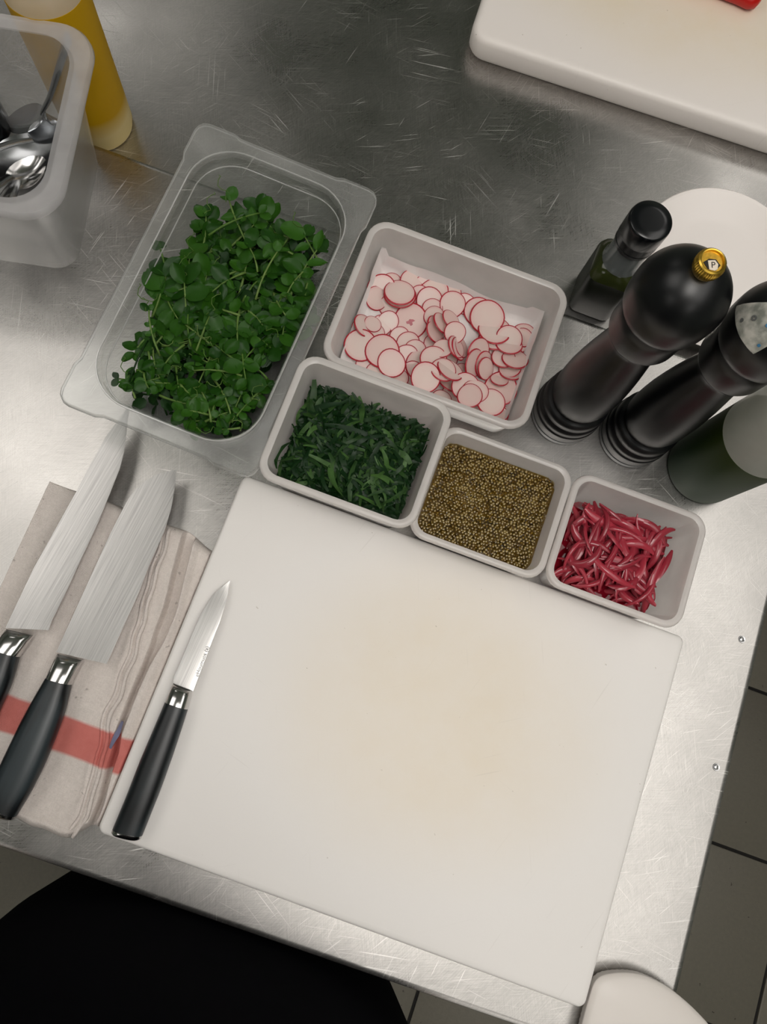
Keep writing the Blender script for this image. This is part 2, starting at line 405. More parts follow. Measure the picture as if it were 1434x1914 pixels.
def rrect(w, l, r, z, n=6, cx=0, cy=0):
    r = min(r, w / 2 - 1e-4, l / 2 - 1e-4); pts = []
    for k, (sx, sy) in enumerate(((1, 1), (-1, 1), (-1, -1), (1, -1))):
        for i in range(n + 1):
            a = pi / 2 * k + pi / 2 * i / n
            pts.append((cx + sx * (w / 2 - r) + r * cos(a), cy + sy * (l / 2 - r) + r * sin(a), z))
    return pts
def resample(pts, n):
    pts = [Vector(p) for p in pts]; d = [0]
    for a, b in zip(pts, pts[1:]): d.append(d[-1] + (b - a).length)
    out = []; k = 0
    for i in range(n):
        t = d[-1] * i / (n - 1)
        while k < len(d) - 2 and d[k + 1] < t: k += 1
        f = (t - d[k]) / max(1e-9, d[k + 1] - d[k]); out.append(pts[k].lerp(pts[k + 1], min(1, f)))
    return out
def smoothline(pts, n, it=2):
    p = resample(pts, n)
    for _ in range(it):
        p = [p[0]] + [(p[i - 1] + p[i] * 2 + p[i + 1]) / 4 for i in range(1, n - 1)] + [p[-1]]
    return p
def text_mesh(s, size, name, mat, ext=0.00005):
    cu = bpy.data.curves.new(name, 'FONT'); cu.body = s; cu.size = size; cu.extrude = ext
    cu.align_x = 'CENTER'; cu.align_y = 'CENTER'; cu.resolution_u = 3
    o = bpy.data.objects.new(name, cu)
    COL.objects.link(o); dg = bpy.context.evaluated_depsgraph_get(); dg.update()
    me = bpy.data.meshes.new_from_object(o.evaluated_get(dg)); bpy.data.objects.remove(o)
    me.materials.clear(); me.materials.append(mat); return me

# ------------------------------------------------------------------ the room
def struct(name, mb, mat, parent=None, **kw):
    o = obj(name, (mb, mat), parent, **kw)
    if parent is None: o['kind'] = 'structure'
    return o
X0, X1, Y0, Y1 = -3.4, 3.2, -2.6, 3.0
fl = struct('floor', MB().box(((X0 + X1) / 2, (Y0 + Y1) / 2, FLOOR_Z - 0.055), (X1 - X0, Y1 - Y0, 0.10)), M['grout'])
tm = MB(); h = 0.1495
tm.loft([rrect(2 * h, 2 * h, 0.002, -0.006, 1), rrect(2 * h, 2 * h, 0.002, -0.0012, 1), rrect(2 * h - 0.003, 2 * h - 0.003, 0.002, 0, 1)], False, True)
tile_me = tm.mesh('tile', M['tile'])
P = 0.3052
tiles = []
for i in range(-11, 6):
    for j in range(-9, 9):
        tx, ty = 1.094 + P / 2 + P * i, 0.111 + P / 2 + P * j
        if -2.3 < tx < 2.5 and -2.5 < ty < 2.5: tiles.append((tx, ty))
for k, (tx, ty) in enumerate(tiles):
    obj('tile', tile_me, fl, (tx, ty, FLOOR_Z + U(-0.0006, 0.0004)), (0, 0, random.choice((0, pi / 2, pi, -pi / 2))))
struct('ceiling', MB().box(((X0 + X1) / 2, (Y0 + Y1) / 2, CEIL_Z + 0.05), (X1 - X0, Y1 - Y0, 0.1)), M['ceiling'])
zc, zh = (CEIL_Z + FLOOR_Z) / 2, CEIL_Z - FLOOR_Z
struct('wall_left', MB().box((X0 - 0.05, (Y0 + Y1) / 2, zc), (0.1, Y1 - Y0, zh)), M['wall'])
struct('wall_right', MB().box((X1 + 0.05, (Y0 + Y1) / 2, zc), (0.1, Y1 - Y0, zh)), M['wall'])
struct('wall_back', MB().box(((X0 + X1) / 2, Y1 + 0.05, zc), (X1 - X0, 0.1, zh)), M['wall'])
struct('wall_front', MB().box(((X0 + X1) / 2, Y0 - 0.05, zc), (X1 - X0, 0.1, zh)), M['wall'])
for i, ((lx, ly), (lw, ll), fac, place) in enumerate(LAMPS):
    t = thing('ceiling_light', 'white ceiling light panel ' + place, 'ceiling light', (lx, ly, CEIL_Z), 0, 'ceiling light panels')
    fr = MB()
    fr.loft([rrect(lw + 0.06, ll + 0.06, 0.02, 0, 3), rrect(lw + 0.06, ll + 0.06, 0.02, -0.06, 3), rrect(lw + 0.01, ll + 0.01, 0.015, -0.06, 3), rrect(lw, ll, 0.01, -0.045, 3)], True, False)
    obj('housing', (fr, M['lamp_frame']), t)
    d = MB(); d.loft([rrect(lw, ll, 0.01, -0.046, 3), rrect(lw - 0.02, ll - 0.02, 0.01, -0.055, 3)], True, True)
    obj('diffuser', (d, emis('lamp_diffuser_%d' % i, (1.0, 0.962, 0.915, 1), LAMP_POWER * fac)), t)

# ------------------------------------------------------------------ the two steel tables
TAB_A = 0.0143
def table(name, label, loc, rz, x0, x1, y0, y1, th, legs, ledge=0.003):
    t = thing(name, label, 'table', loc, rz)
    w, l, cx, cy = x1 - x0, y1 - y0, (x0 + x1) / 2, (y0 + y1) / 2
    m = MB(); e = ledge
    prof = [(0.012, -th), (0, -th), (0, -e), (e * 0.3, -e * 0.3), (e, 0), (e + 0.002, 0)]
    m.loft([rrect(w - 2 * a, l - 2 * a, 0.004, z, 2, cx, cy) for a, z in prof], True, True)
    obj('tabletop', (m, M['steel_table'], 25), t)
    zz = loc[2]
    for lx, ly in legs:
        g = MB(); b = FLOOR_Z - zz
        g.loft([rrect(0.04, 0.04, 0.004, z, 2, lx, ly) for z in (b + 0.02, -th)], True, True)
        leg = obj('leg', (g, M['steel_edge']), t)
        q = MB(); q.lathe([(0.016, b), (0.022, b + 0.003), (0.022, b + 0.02), (0.016, b + 0.024)], 20, (lx, ly, 0))
        obj('foot', (q, M['black_cap']), leg)
    s = MB(); s.box((cx, cy, FLOOR_Z - zz + 0.18), (w - 0.12, l - 0.1, 0.03)); obj('lower_shelf', (s, M['steel_edge']), t)
    return t
near = table('work_table', 'scratched brushed steel work table under the white cutting board', (0.4704, -0.0307, 0), TAB_A, -1.9, 0.0, 0.0, 0.581, 0.028,
             [(-0.05, 0.05), (-1.85, 0.05), (-0.05, 0.53), (-1.85, 0.53)])
Mt = Matrix.Translation((0.4704, -0.0307, 0)) @ Matrix.Rotation(TAB_A, 4, 'Z'); Mi = Mt.inverted()
for px in ((1387, 1195), (1339, 1434)):
    p = Mi @ at(*px, 0); g = MB()
    g.lathe([(0.0032, 0.0), (0.0030, 0.0005), (0.0022, 0.0005), (0.0016, 0.0001), (0.0008, 0.0004)], 18, (p.x, p.y, 0.0001))
    obj('weld_mark', (g, M['steel_edge']), near)
back = table('work_table', 'steel work table behind, a little lower, carrying the thick cutting board', (0.0, 0.5475, BACK_Z), TAB_A, -1.5, 1.6, 0.0, 0.75, 0.03,
             [(-1.45, 0.05), (1.55, 0.05), (-1.45, 0.7), (1.55, 0.7)])

# ------------------------------------------------------------------ cutting boards
def slab(w, l, r, th, b, n=6):
    m = MB(); loops = []
    for a, z in ((b, 0), (b * 0.3, b * 0.3), (0, b), (0, th - b), (b * 0.3, th - b * 0.3), (b, th), (b + 0.003, th)):
        loops.append(rrect(w - 2 * a, l - 2 * a, max(0.001, r - a * 0.5), z, n, w / 2, l / 2))
    return m.loft(loops, True, True)
BT = 0.018
o = obj('cutting_board', (slab(0.3935, 0.2965, 0.006, BT, 0.0025), M['board'], 50), None, (0, 0, 0.0002))
tag(o, 'thin white plastic cutting board in the foreground with the paring knife on it', 'cutting board')
o = obj('cutting_board', (slab(0.55, 0.36, 0.018, 0.028, 0.006), M['board_far'], 60), None, (0.0375, 0.7915, BACK_Z + 0.0002), (0, 0, 0.05))
tag(o, 'thick white cutting board with rounded corners on the table behind', 'cutting board')
FB_TOP = BACK_Z + 0.028

# ------------------------------------------------------------------ plastic boxes
def box_container(name, label, c, w, l, hgt, taper, rimw, r, group=None, mats=('pp', 'pp_rim'), rz=0, lip=0.006, n=6):
    t = thing(name, label, 'container', (c[0], c[1], 0.0003), rz, group)
    wo, lo = w - 2 * rimw, l - 2 * rimw            # outer wall just below the rim
    bw, bl = wo - 2 * taper, lo - 2 * taper        # base
    th = 0.0014
    def lp(a, z, rr): return rrect(a[0], a[1], rr, z, n)
    m = MB()
    m.loft([lp((bw - 0.006, bl - 0.006), 0, r * 0.8), lp((bw, bl), 0.003, r * 0.85), lp((wo, lo), hgt - 0.004, r),
            ], True, False)
    m.loft([lp((wo - 2 * th, lo - 2 * th), hgt - 0.001, r), lp((bw - 2 * th, bl - 2 * th), 0.005, r * 0.8), lp((bw - 0.010, bl - 0.010), 0.0022, r * 0.7)], False, True)
    obj('body', (m, M[mats[0]], 50), t)
    k = MB()
    k.loft([lp((wo, lo), hgt - 0.004, r), lp((w - 0.001, l - 0.001), hgt - lip, r + rimw), lp((w, l), hgt - 0.003, r + rimw), lp((w - 0.001, l - 0.001), hgt - 0.0008, r + rimw),
            lp((w - 0.003, l - 0.003), hgt, r + rimw - 0.001), lp((wo + 0.001, lo + 0.001), hgt, r), lp((wo - 2 * th, lo - 2 * th), hgt - 0.001, r)])
    obj('rim', (k, M[mats[1]], 60), t)
    return t
KALE = dict(c=(0.0810, 0.3420), w=0.1285, l=0.1080, hgt=0.074)
MUST = dict(c=(0.1975, 0.3380), w=0.1130, l=0.0970, hgt=0.060)
ONIO = dict(c=(0.3120, 0.3390), w=0.1145, l=0.0975, hgt=0.060)
RADI = dict(c=(0.1155, 0.4700), w=0.1800, l=0.1370, hgt=0.055)
box_container('plastic_box', 'frosted plastic box filled with dark shredded greens', KALE['c'], KALE['w'], KALE['l'], KALE['hgt'], 0.006, 0.0045, 0.011, 'small plastic boxes')
box_container('plastic_box', 'frosted plastic box filled with brown mustard seeds', MUST['c'], MUST['w'], MUST['l'], MUST['hgt'], 0.005, 0.004, 0.011, 'small plastic boxes')
box_container('plastic_box', 'frosted plastic box filled with pink pickled onion', ONIO['c'], ONIO['w'], ONIO['l'], ONIO['hgt'], 0.005, 0.004, 0.011, 'small plastic boxes')
box_container('plastic_box', 'wide frosted plastic box lined with paper holding radish slices', RADI['c'], RADI['w'], RADI['l'], RADI['hgt'], 0.006, 0.0045, 0.013, 'small plastic boxes')

# clear rectangular pan
PAN_A, PAN_H = -0.0305, 0.0711
PAN_C = Vector((-0.1437, 0.2928, 0)) + Matrix.Rotation(PAN_A, 3, 'Z') @ Vector((0.080, 0.130, 0))
pan = thing('food_pan', 'clear rectangular plastic pan full of green pea shoots', 'container', (PAN_C.x, PAN_C.y, 0.0003), PAN_A)
m = MB(); th = 0.002
PAN_IN = [(0.132, 0.232, 0.036, PAN_H - 0.004), (0.129, 0.229, 0.034, PAN_H - 0.014), (0.124, 0.223, 0.031, PAN_H - 0.016), (0.113, 0.211, 0.026, 0.012), (0.100, 0.198, 0.02, 0.004)]
m.loft([rrect(0.098, 0.196, 0.02, 0, 8)] + [rrect(a + 2 * th, b + 2 * th, r, z, 8) for a, b, r, z in reversed(PAN_IN[:4])], True, False)
m.loft([rrect(a, b, r, z, 8) for a, b, r, z in PAN_IN], False, True)
obj('body', (m, M['clear'], 50), pan)
def ear_loop(w, l, r, inset, z, n=8):
    pts = []
    for x, y, zz in rrect(w, l, r, z, n): pts.append((x, y, zz))
    return pts
m = MB(); n = 8
def scallop(w, l, r, dip, z):
    """outer flange outline: full corners, edges between them pulled in"""
    out = []
    base = rrect(w, l, r, z, 3)
    k = len(base)
    for i in range(k):
        a, b = Vector(base[i]), Vector(base[(i + 1) % k]); out.append(tuple(a))
        if (b - a).length > 0.05:
            nrm = Vector(((b - a).y, -(b - a).x, 0)).normalized(); dd = (b - a).normalized(); L = (b - a).length
            for s, q in ((0.022, 0), (0.028, 1), (L / 2, 1), (L - 0.028, 1), (L - 0.022, 0)):
                out.append(tuple(a + dd * s - nrm * dip * q))
    return out
def inner_like(w, l, r, z, outer):
    """rounded opening sampled at the same directions as the outer outline"""
    ref = rrect(w, l, r, z, 12); res = []
    for p in outer:
        best = min(range(len(ref)), key=lambda i: abs((atan2(ref[i][1] / l, ref[i][0] / w) - atan2(p[1] / l, p[0] / w) + pi) % (2 * pi) - pi))
        a0 = atan2(p[1] / l, p[0] / w)
        # exact hit on the closed polyline
        hit = None; d = Vector((cos(a0) * w, sin(a0) * l))
        for i in range(len(ref)):
            A, B = Vector(ref[i][:2]), Vector(ref[(i + 1) % len(ref)][:2]); e = B - A
            den = d.x * e.y - d.y * e.x
            if abs(den) < 1e-12: continue
            t_ = (A.x * e.y - A.y * e.x) / den; s_ = (A.x * d.y - A.y * d.x) / den
            if t_ > 0 and -1e-6 <= s_ <= 1 + 1e-6: hit = d * t_; break
        hit = hit if hit is not None else Vector(ref[best][:2])
        res.append((hit.x, hit.y, z))
    return res
so = scallop(0.162, 0.265, 0.010, 0.0022, PAN_H)
def off(loop, k, z): return [(x * (1 + k / 0.162), y * (1 + k / 0.265), z) for x, y, _ in loop]
i0 = inner_like(0.136, 0.236, 0.038, PAN_H, so); i1 = inner_like(0.132, 0.232, 0.036, PAN_H - 0.004, so); i2 = inner_like(0.1375, 0.2375, 0.038, PAN_H - 0.004, so)
m.loft([i2, off(so, -0.003, PAN_H - 0.0025), off(so, 0, PAN_H - 0.0055), off(so, 0.0008, PAN_H - 0.0045), off(so, 0, PAN_H - 0.0010), off(so, -0.0015, PAN_H), i0, i1])
obj('rim', (m, M['clear_rim'], 40), pan)
def bead(loop, rad, nm):  # thin bead added along an edge to draw its bright highlight line
    b = MB(); k_ = len(loop); L_ = []
    for i in range(k_):
        p0, p1, p2 = Vector(loop[i - 1]), Vector(loop[i]), Vector(loop[(i + 1) % k_]); d_ = (p2 - p0).normalized(); nx = Vector((d_.y, -d_.x, 0))
        L_.append([tuple(p1 + nx * rad * cos(q_ * pi / 3) + Vector((0, 0, rad * sin(q_ * pi / 3)))) for q_ in range(6)])
    b.loft(L_ + [L_[0]]); obj(nm, (b, M['clear_bead'], 60), pan)
bead(rrect(0.1362, 0.2362, 0.038, PAN_H, 10), 0.0007, 'inner_lip_highlight'); bead(rrect(0.1290, 0.2290, 0.034, PAN_H - 0.014, 10), 0.0006, 'stacking_ledge_highlight'); bead(off(so, 0.0002, PAN_H - 0.0052), 0.0006, 'outer_lip_highlight')
PAN_M = Matrix.Translation((PAN_C.x, PAN_C.y, 0)) @ Matrix.Rotation(PAN_A, 4, 'Z')

# tall milky pan with the spoons
TP_C, TP_A, TP_H = (-0.2783, 0.4612), 0.23, 0.127
tp = thing('food_pan', 'tall milky plastic pan holding steel spoons', 'container', (TP_C[0], TP_C[1], 0.0003), TP_A)
m = MB(); w, l = 0.176, 0.163; wo, lo = 0.150, 0.142; bw, bl = 0.122, 0.120
lp = lambda a, b, r, z: rrect(a, b, r, z, 8)
m.loft([lp(bw - 0.012, bl - 0.012, 0.016, 0), lp(bw, bl, 0.019, 0.006), lp(wo, lo, 0.026, TP_H - 0.004)], True, False)
m.loft([lp(wo - 0.004, lo - 0.004, 0.026, TP_H), lp(wo - 0.008, lo - 0.008, 0.025, TP_H - 0.02), lp(wo - 0.013, lo - 0.013, 0.024, TP_H - 0.024), lp(bw - 0.005, bl - 0.005, 0.018, 0.009), lp(bw - 0.014, bl - 0.014, 0.015, 0.004)], False, True)
obj('body', (m, M['pp_tall'], 50), tp)
m = MB()
m.loft([lp(wo, lo, 0.026, TP_H - 0.004), lp(w - 0.004, l - 0.004, 0.027, TP_H - 0.002), lp(w, l, 0.028, TP_H - 0.006), lp(w + 0.001, l + 0.001, 0.028, TP_H - 0.005), lp(w, l, 0.028, TP_H - 0.001), lp(w - 0.003, l - 0.003, 0.027, TP_H + 0.0006),
        lp(w - 0.009, l - 0.009, 0.026, TP_H - 0.0004), lp(wo, lo, 0.026, TP_H), lp(wo - 0.004, lo - 0.004, 0.026, TP_H)])
obj('rim', (m, M['pp_tall_rim'], 50), tp)
def spoon(label, pts, rad, bowl_c, bowl_d, bl_, bw_, tilt=0.3, mat='steel_dark', group='steel spoons in the tall pan'):
    t = thing('spoon', label, 'spoon', bowl_c, 0, group)
    o = Vector(bowl_c)
    hp = smoothline([Vector(p) - o for p in pts], 14)
    g = MB(); g.tube(hp, [rad * (0.75 + 0.45 * (i / 13)) for i in range(14)], 10, 0, 0.35)
    obj('handle', (g, M[mat]), t)
    # bowl: shallow double shell in its own frame (x along bowl_d)
    d = Vector(bowl_d).normalized(); up = Vector((0, 0, 1)); sd = up.cross(d).normalized(); nn = d.cross(sd)
    g = MB(); loops = []; N = 20
    for k, (f, off_) in enumerate([(1, 0), (0.85, 0), (0.6, 0), (0.3, 0), (0.02, 0)]):
        L = []
        for j in range(N):
            a = 2 * pi * j / N
            x, y = f * bl_ * cos(a), f * bw_ * sin(a) * (1 - 0.18 * cos(a))
            L.append(d * x + sd * y + nn * (-(1 - f * f) * bw_ * 0.45))
        loops.append(L)
    low = [[p - nn * 0.0012 for p in L] for L in loops]
    g.loft(list(reversed(low)) + loops, True, True)
    obj('bowl', (g, M[mat]), t)
    return t
spoon('steel spoon with its handle leaning up against the pan rim', [at(112, 232, .028), at(72, 215, .04), at(92, 188, .062), at(110, 128, .095), at(127, 72, .122)], 0.0058, at(45, 222, .03), at(45, 222, .03) - at(78, 212, .038), 0.022, 0.0135)
spoon('broad grey spoon lying lowest with its bowl toward the pan corner', [at(20, 330, .03), at(-30, 360, .05), at(-90, 385, .09)], 0.006, at(52, 290, .022), (0.8, 0.45, 0.15), 0.036, 0.022)
spoon('steel spoon crossing the pan with a thin handle edge', [at(60, 262, .04), at(20, 268, .05), at(-40, 290, .06), at(-100, 300, .08)], 0.0042, at(88, 245, .034), (0.9, 0.2, 0.2), 0.018, 0.012)
spoon('bright steel spoon with square handle end in the pan front corner', [at(30, 340, .04), at(22, 352, .055), at(14, 368, .07), at(8, 380, .078)], 0.007, at(50, 320, .026), (0.3, 0.9, -0.1), 0.02, 0.013, mat='steel')
t = thing('kitchen_tool', 'black round handled tool with shiny ring in the tall pan', 'utensil', at(-6, 245, .012))
c0 = at(-6, 245, .012)
g = MB(); g.lathe([(0.012, 0), (0.0155, 0.006), (0.0155, 0.05), (0.0135, 0.052), (0.0135, 0.03), (0.006, 0.028)], 30); obj('barrel', (g, M['black_cap']), t)
g = MB(); g.lathe([(0.0158, 0.040), (0.0165, 0.041), (0.0165, 0.0435), (0.0158, 0.0445)], 30, cap0=False, cap1=False); obj('ring', (g, M['steel']), t)
g = MB(); g.lathe([(0.0135, 0.0505), (0.0158, 0.0508), (0.0158, 0.0525), (0.0135, 0.0525)], 30, cap0=False, cap1=False); obj('rim', (g, M['steel']), t)

# ------------------------------------------------------------------ plates behind the mills
t = thing('serving_dish', 'small dark-banded metal dish under the white plate', 'dish', (0.340, 0.6467, BACK_Z + 0.0003))
g = MB(); g.lathe([(0.058, 0), (0.064, 0.002), (0.067, 0.007), (0.066, 0.0072)], 64, cap1=False); obj('base', (g, M['steel']), t)
g = MB(); g.lathe([(0.0668, 0.0072), (0.070, 0.0135), (0.0695, 0.0138)], 64, cap0=False, cap1=False); obj('band', (g, M['dark_band']), t)
g = MB(); g.lathe([(0.070, 0.0138), (0.0735, 0.0145), (0.0735, 0.0160), (0.068, 0.0162), (0.060, 0.0135), (0.03, 0.0125)], 64, cap0=False); obj('lip', (g, M['steel']), t)
pl = thing('plate', 'round white plate behind the pepper mills', 'plate', (0.340, 0.6467, BACK_Z + 0.0168))
g = MB(); g.lathe([(0.048, 0.0), (0.050, 0.002), (0.056, 0.003), (0.074, 0.0085), (0.0825, 0.0125), (0.0838, 0.0138), (0.0828, 0.0146), (0.0805, 0.0136)], 72, cap1=False); obj('rim', (g, M['porcelain'], 60), pl)
g = MB(); g.lathe([(0.0805, 0.0136), (0.073, 0.0112), (0.058, 0.0062), (0.052, 0.0052), (0.02, 0.005)], 72, cap0=False); obj('well', (g, M['porcelain'], 60), pl)

# ------------------------------------------------------------------ pepper mills
def mill_profile():
    base = [(0.0285, 0.0), (0.0297, 0.0015), (0.0297, 0.0065), (0.0284, 0.0075)]
    rings = [(0.0284, 0.0075), (0.0300, 0.009), (0.0300, 0.0185), (0.0288, 0.0195), (0.0286, 0.0205), (0.0295, 0.0215), (0.0291, 0.0305), (0.0278, 0.0315), (0.0276, 0.0325), (0.0285, 0.0335),
             (0.0280, 0.0435), (0.0264, 0.0450), (0.0245, 0.0460), (0.0240, 0.0470), (0.0250, 0.0500)]
    body = [(0.0250, 0.0500), (0.0258, 0.058), (0.0260, 0.072), (0.0257, 0.088), (0.0247, 0.104), (0.0232, 0.121), (0.0213, 0.138), (0.0196, 0.153), (0.0187, 0.163), (0.0190, 0.170), (0.0210, 0.1745)]
    collar = [(0.0210, 0.1745), (0.0240, 0.1760), (0.0250, 0.179), (0.0252, 0.196), (0.0255, 0.2050), (0.0246, 0.2065), (0.0246, 0.2090)]
    head = [(0.0246, 0.2090), (0.0274, 0.2100), (0.0288, 0.2130), (0.0294, 0.2180), (0.0297, 0.2240), (0.0298, 0.2300)]
    for i in range(1, 15):
        a = pi / 2 * i / 15; head.append((0.0298 * cos(a), 0.2300 + 0.0310 * sin(a)))
    head.append((0.0025, head[-1][1] + 0.0003))
    return base, rings, body, collar, head
def make_mill(label, loc, rz):
    t = thing('pepper_mill', label, 'pepper mill', (*loc, 0.0003), rz, 'black pepper mills')
    base, rings, body, collar, head = mill_profile()
    for nme, pr, mt, c0, c1 in (('foot', base, 'mill_foot', True, False), ('ringed_base', rings, 'black_mill', False, False), ('body', body, 'black_mill', False, False), ('collar', collar, 'black_mill', False, False), ('head', head, 'black_mill', False, True)):
        g = MB(); g.lathe(pr, 64, (0, 0, 0), c0, c1); obj(nme, (g, M[mt], 50), t)
    return t, head[-1][1]
m1, HT = make_mill('black pepper mill with gold knob on top', (0.2415, 0.4535), 0)
kn = MB(); N = 40
def kl(r, z, rib): return [((r + (rib if j % 2 else 0)) * cos(2 * pi * j / 80), (r + (rib if j % 2 else 0)) * sin(2 * pi * j / 80), z) for j in range(80)]
kn.loft([kl(0.0062, HT - 0.001, 0), kl(0.0072, HT + 0.001, .0003), kl(0.0084, HT + 0.004, .0004), kl(0.0086, HT + 0.0085, .0004), kl(0.0080, HT + 0.0105, .0002), kl(0.0072, HT + 0.0112, 0), kl(0.0066, HT + 0.0110, 0), kl(0.0064, HT + 0.0098, 0)], True, False)
k = obj('knob', (kn, M['gold'], 30), m1); k['label'] = 'ribbed gold knob'
g = MB(); g.lathe([(0.0066, HT + 0.0097), (0.0005, HT + 0.0099)], 40, cap0=False); obj('knob_inlay', (g, M['gold_dark']), k)
ra = -0.35
g = MB(); pts = [(-0.0052, -0.0006), (-0.0018, 0.0016), (0.0022, 0.0014), (0.0046, -0.0022), (0.0016, -0.0056), (-0.0030, -0.0046)]
g.loft([[(x, y, HT + 0.0099) for x, y in pts], [(x, y, HT + 0.01005) for x, y in pts]], False, True); obj('emblem', (g, M['black_print']), k, None, (0, 0, 0.34))
g = MB(); pts = [(-0.0022, -0.0050), (-0.0026, 0.0004), (0.0016, 0.0008), (0.0032, -0.0016), (0.0026, -0.0046), (0.0010, -0.0056)]
g.loft([[(x, y, HT + 0.01005) for x, y in pts], [(x, y, HT + 0.0102) for x, y in pts]], False, True); obj('emblem', (g, M['white_print']), k, None, (0, 0, 0.34))
me = text_mesh('P', 0.0052, 'letter', M['black_print']); obj('letter', me, k, (0.0010, -0.0022, HT + 0.0103), (0, 0, 0.34))
m2, _ = make_mill('black pepper mill with a smudged sticker on its head', (0.3055, 0.4555), 0.4)
# sticker bent over the head
def head_z(r):
    pr = mill_profile()[4]
    for (r0, z0), (r1, z1) in zip(pr, pr[1:]):
        if r1 <= r <= r0 and r0 > r1: return z0 + (z1 - z0) * (r0 - r) / (r0 - r1)
    return HT
def on_head(az, el, lift=0.0005):
    e, f = radians(el), radians(az)
    return Vector(((0.0298 + lift) * cos(e) * cos(f), (0.0298 + lift) * cos(e) * sin(f), 0.2300 + (0.0310 + lift) * sin(e)))
g = MB(); N = 14; vs = []; fs = []
for i in range(N):
    for j in range(N):
        a_, b_ = i / (N - 1), j / (N - 1)
        vs.append(tuple(on_head(176 + 66 * a_ + 9 * b_, 8 + 46 * b_ + 6 * a_, 0.0006 + 0.0003 * noise.noise((a_ * 6, b_ * 6, 0)))))
for i in range(N - 1):
    for j in range(N - 1): fs.append((i * N + j, (i + 1) * N + j, (i + 1) * N + j + 1, i * N + j + 1))
g.add(vs, fs); g.add([(x * 0.984, y * 0.984, z - 0.0003) for x, y, z in vs], [tuple(reversed(f)) for f in fs])
stk = obj('sticker', (g, M['sticker']), m2, None, (0, 0, -0.4)); stk['label'] = 'smudged pale sticker'
def mark(az, el, r0, r1, mat):
    q = MB(); q.lathe([(r1, 0), (r1, 0.0002), (r0, 0.0002), (r0, 0)], 20, (0, 0, 0), False, False)
    p = on_head(az, el, 0.0010); nrm = (p - Vector((0, 0, 0.23))).normalized()
    obj('printed_mark', (q, M[mat]), stk, p, nrm.to_track_quat('Z', 'Y').to_euler())
mark(204, 34, 0.0007, 0.0017, 'ink_grey'); mark(222, 44, 0.0002, 0.0011, 'ink_blue'); mark(238, 26, 0.0002, 0.0010, 'ink_blue'); mark(200, 20, 0.0003, 0.0012, 'ink_grey')

# ------------------------------------------------------------------ oil bottle
ob = thing('oil_bottle', 'dark green square glass oil bottle with black cap beside the radish box', 'bottle', (0.2395, 0.5885, BACK_Z + 0.0003), 0.0)
g = MB(); a = 0.043
g.loft([rrect(a - 0.008, a - 0.008, 0.006, 0, 5), rrect(a - 0.002, a - 0.002, 0.008, 0.0015, 5), rrect(a, a, 0.0085, 0.005, 5), rrect(a, a, 0.0085, 0.062, 5)], True, False)
obj('body', (g, M['oil_glass'], 40), ob)
g = MB(); g.loft([rrect(a, a, 0.0085, 0.062, 5), rrect(a - 0.002, a - 0.002, 0.010, 0.068, 5), rrect(a - 0.008, a - 0.008, 0.0125, 0.073, 5), rrect(0.028, 0.028, 0.0139, 0.0765, 5)], False, True)
obj('shoulder', (g, M['oil_shoulder'], 60), ob)
g = MB(); g.lathe([(0.0172, 0.074), (0.0178, 0.075), (0.0172, 0.0775), (0.0162, 0.082), (0.0160, 0.106), (0.0152, 0.106), (0.0154, 0.082), (0.0166, 0.0765)], 40, cap0=False, cap1=False); obj('neck_sleeve', (g, M['neck']), ob)
g = MB(); g.lathe([(0.0135, 0.0765), (0.0118, 0.084), (0.0118, 0.106)], 32, cap0=False); obj('neck', (g, M['oil_shoulder']), ob)
g = MB()
def capl(r, z, rib=0.0): return [((r - (rib if j % 2 else 0)) * cos(2 * pi * j / 90), (r - (rib if j % 2 else 0)) * sin(2 * pi * j / 90), z) for j in range(90)]
g.loft([capl(0.0168, 0.103), capl(0.0176, 0.1035), capl(0.0176, 0.1065), capl(0.0170, 0.107), capl(0.0170, 0.108), capl(0.0178, 0.1085), capl(0.0180, 0.110, .0004), capl(0.0180, 0.116, .0004), capl(0.0178, 0.1168), capl(0.0178, 0.118), capl(0.0182, 0.119), capl(0.0182, 0.1335), capl(0.0178, 0.1358), capl(0.0168, 0.1368), capl(0.010, 0.137)], True, True)
obj('cap', (g, M['black_cap'], 50), ob)

# ------------------------------------------------------------------ squeeze bottles
def squeeze(label, loc, rad, hgt, level, mat, cap=True):
    t = thing('squeeze_bottle', label, 'bottle', loc)
    g = MB(); g.lathe([(rad - 0.005, 0), (rad - 0.001, 0.0015), (rad, 0.006), (rad, hgt), (rad - 0.003, hgt + 0.008), (rad - 0.012, hgt + 0.016), (0.016, hgt + 0.019)], 56, cap1=False); obj('body', (g, M['squeeze'], 50), t)
    g = MB(); q = rad + 0.0002; g.lathe([(rad - 0.0048, -0.0001), (q - 0.001, 0.0013), (q, 0.006), (q, level), (rad - 0.001, level + 0.0003), (rad - 0.004, level + 0.0003)], 56); obj('sauce', (g, M[mat], 50), t)
    g = MB(); b = hgt + 0.019; g.lathe([(0.017, b - 0.002), (0.019, b), (0.019, b + 0.014), (0.016, b + 0.017), (0.009, b + 0.020), (0.0065, b + 0.03), (0.0025, b + 0.058), (0.002, b + 0.058)], 32); obj('nozzle_cap', (g, M['pp_rim'], 50), t)
    return t
squeeze('squeeze bottle of yellow sauce behind the tall pan', (-0.2640, 0.5785, BACK_Z + 0.0003), 0.0315, 0.16, 0.158, 'yellow_sauce')
squeeze('squeeze bottle of dark green sauce at the right edge', (0.3755, 0.4508, 0.0003), 0.0335, 0.155, 0.100, 'green_sauce')

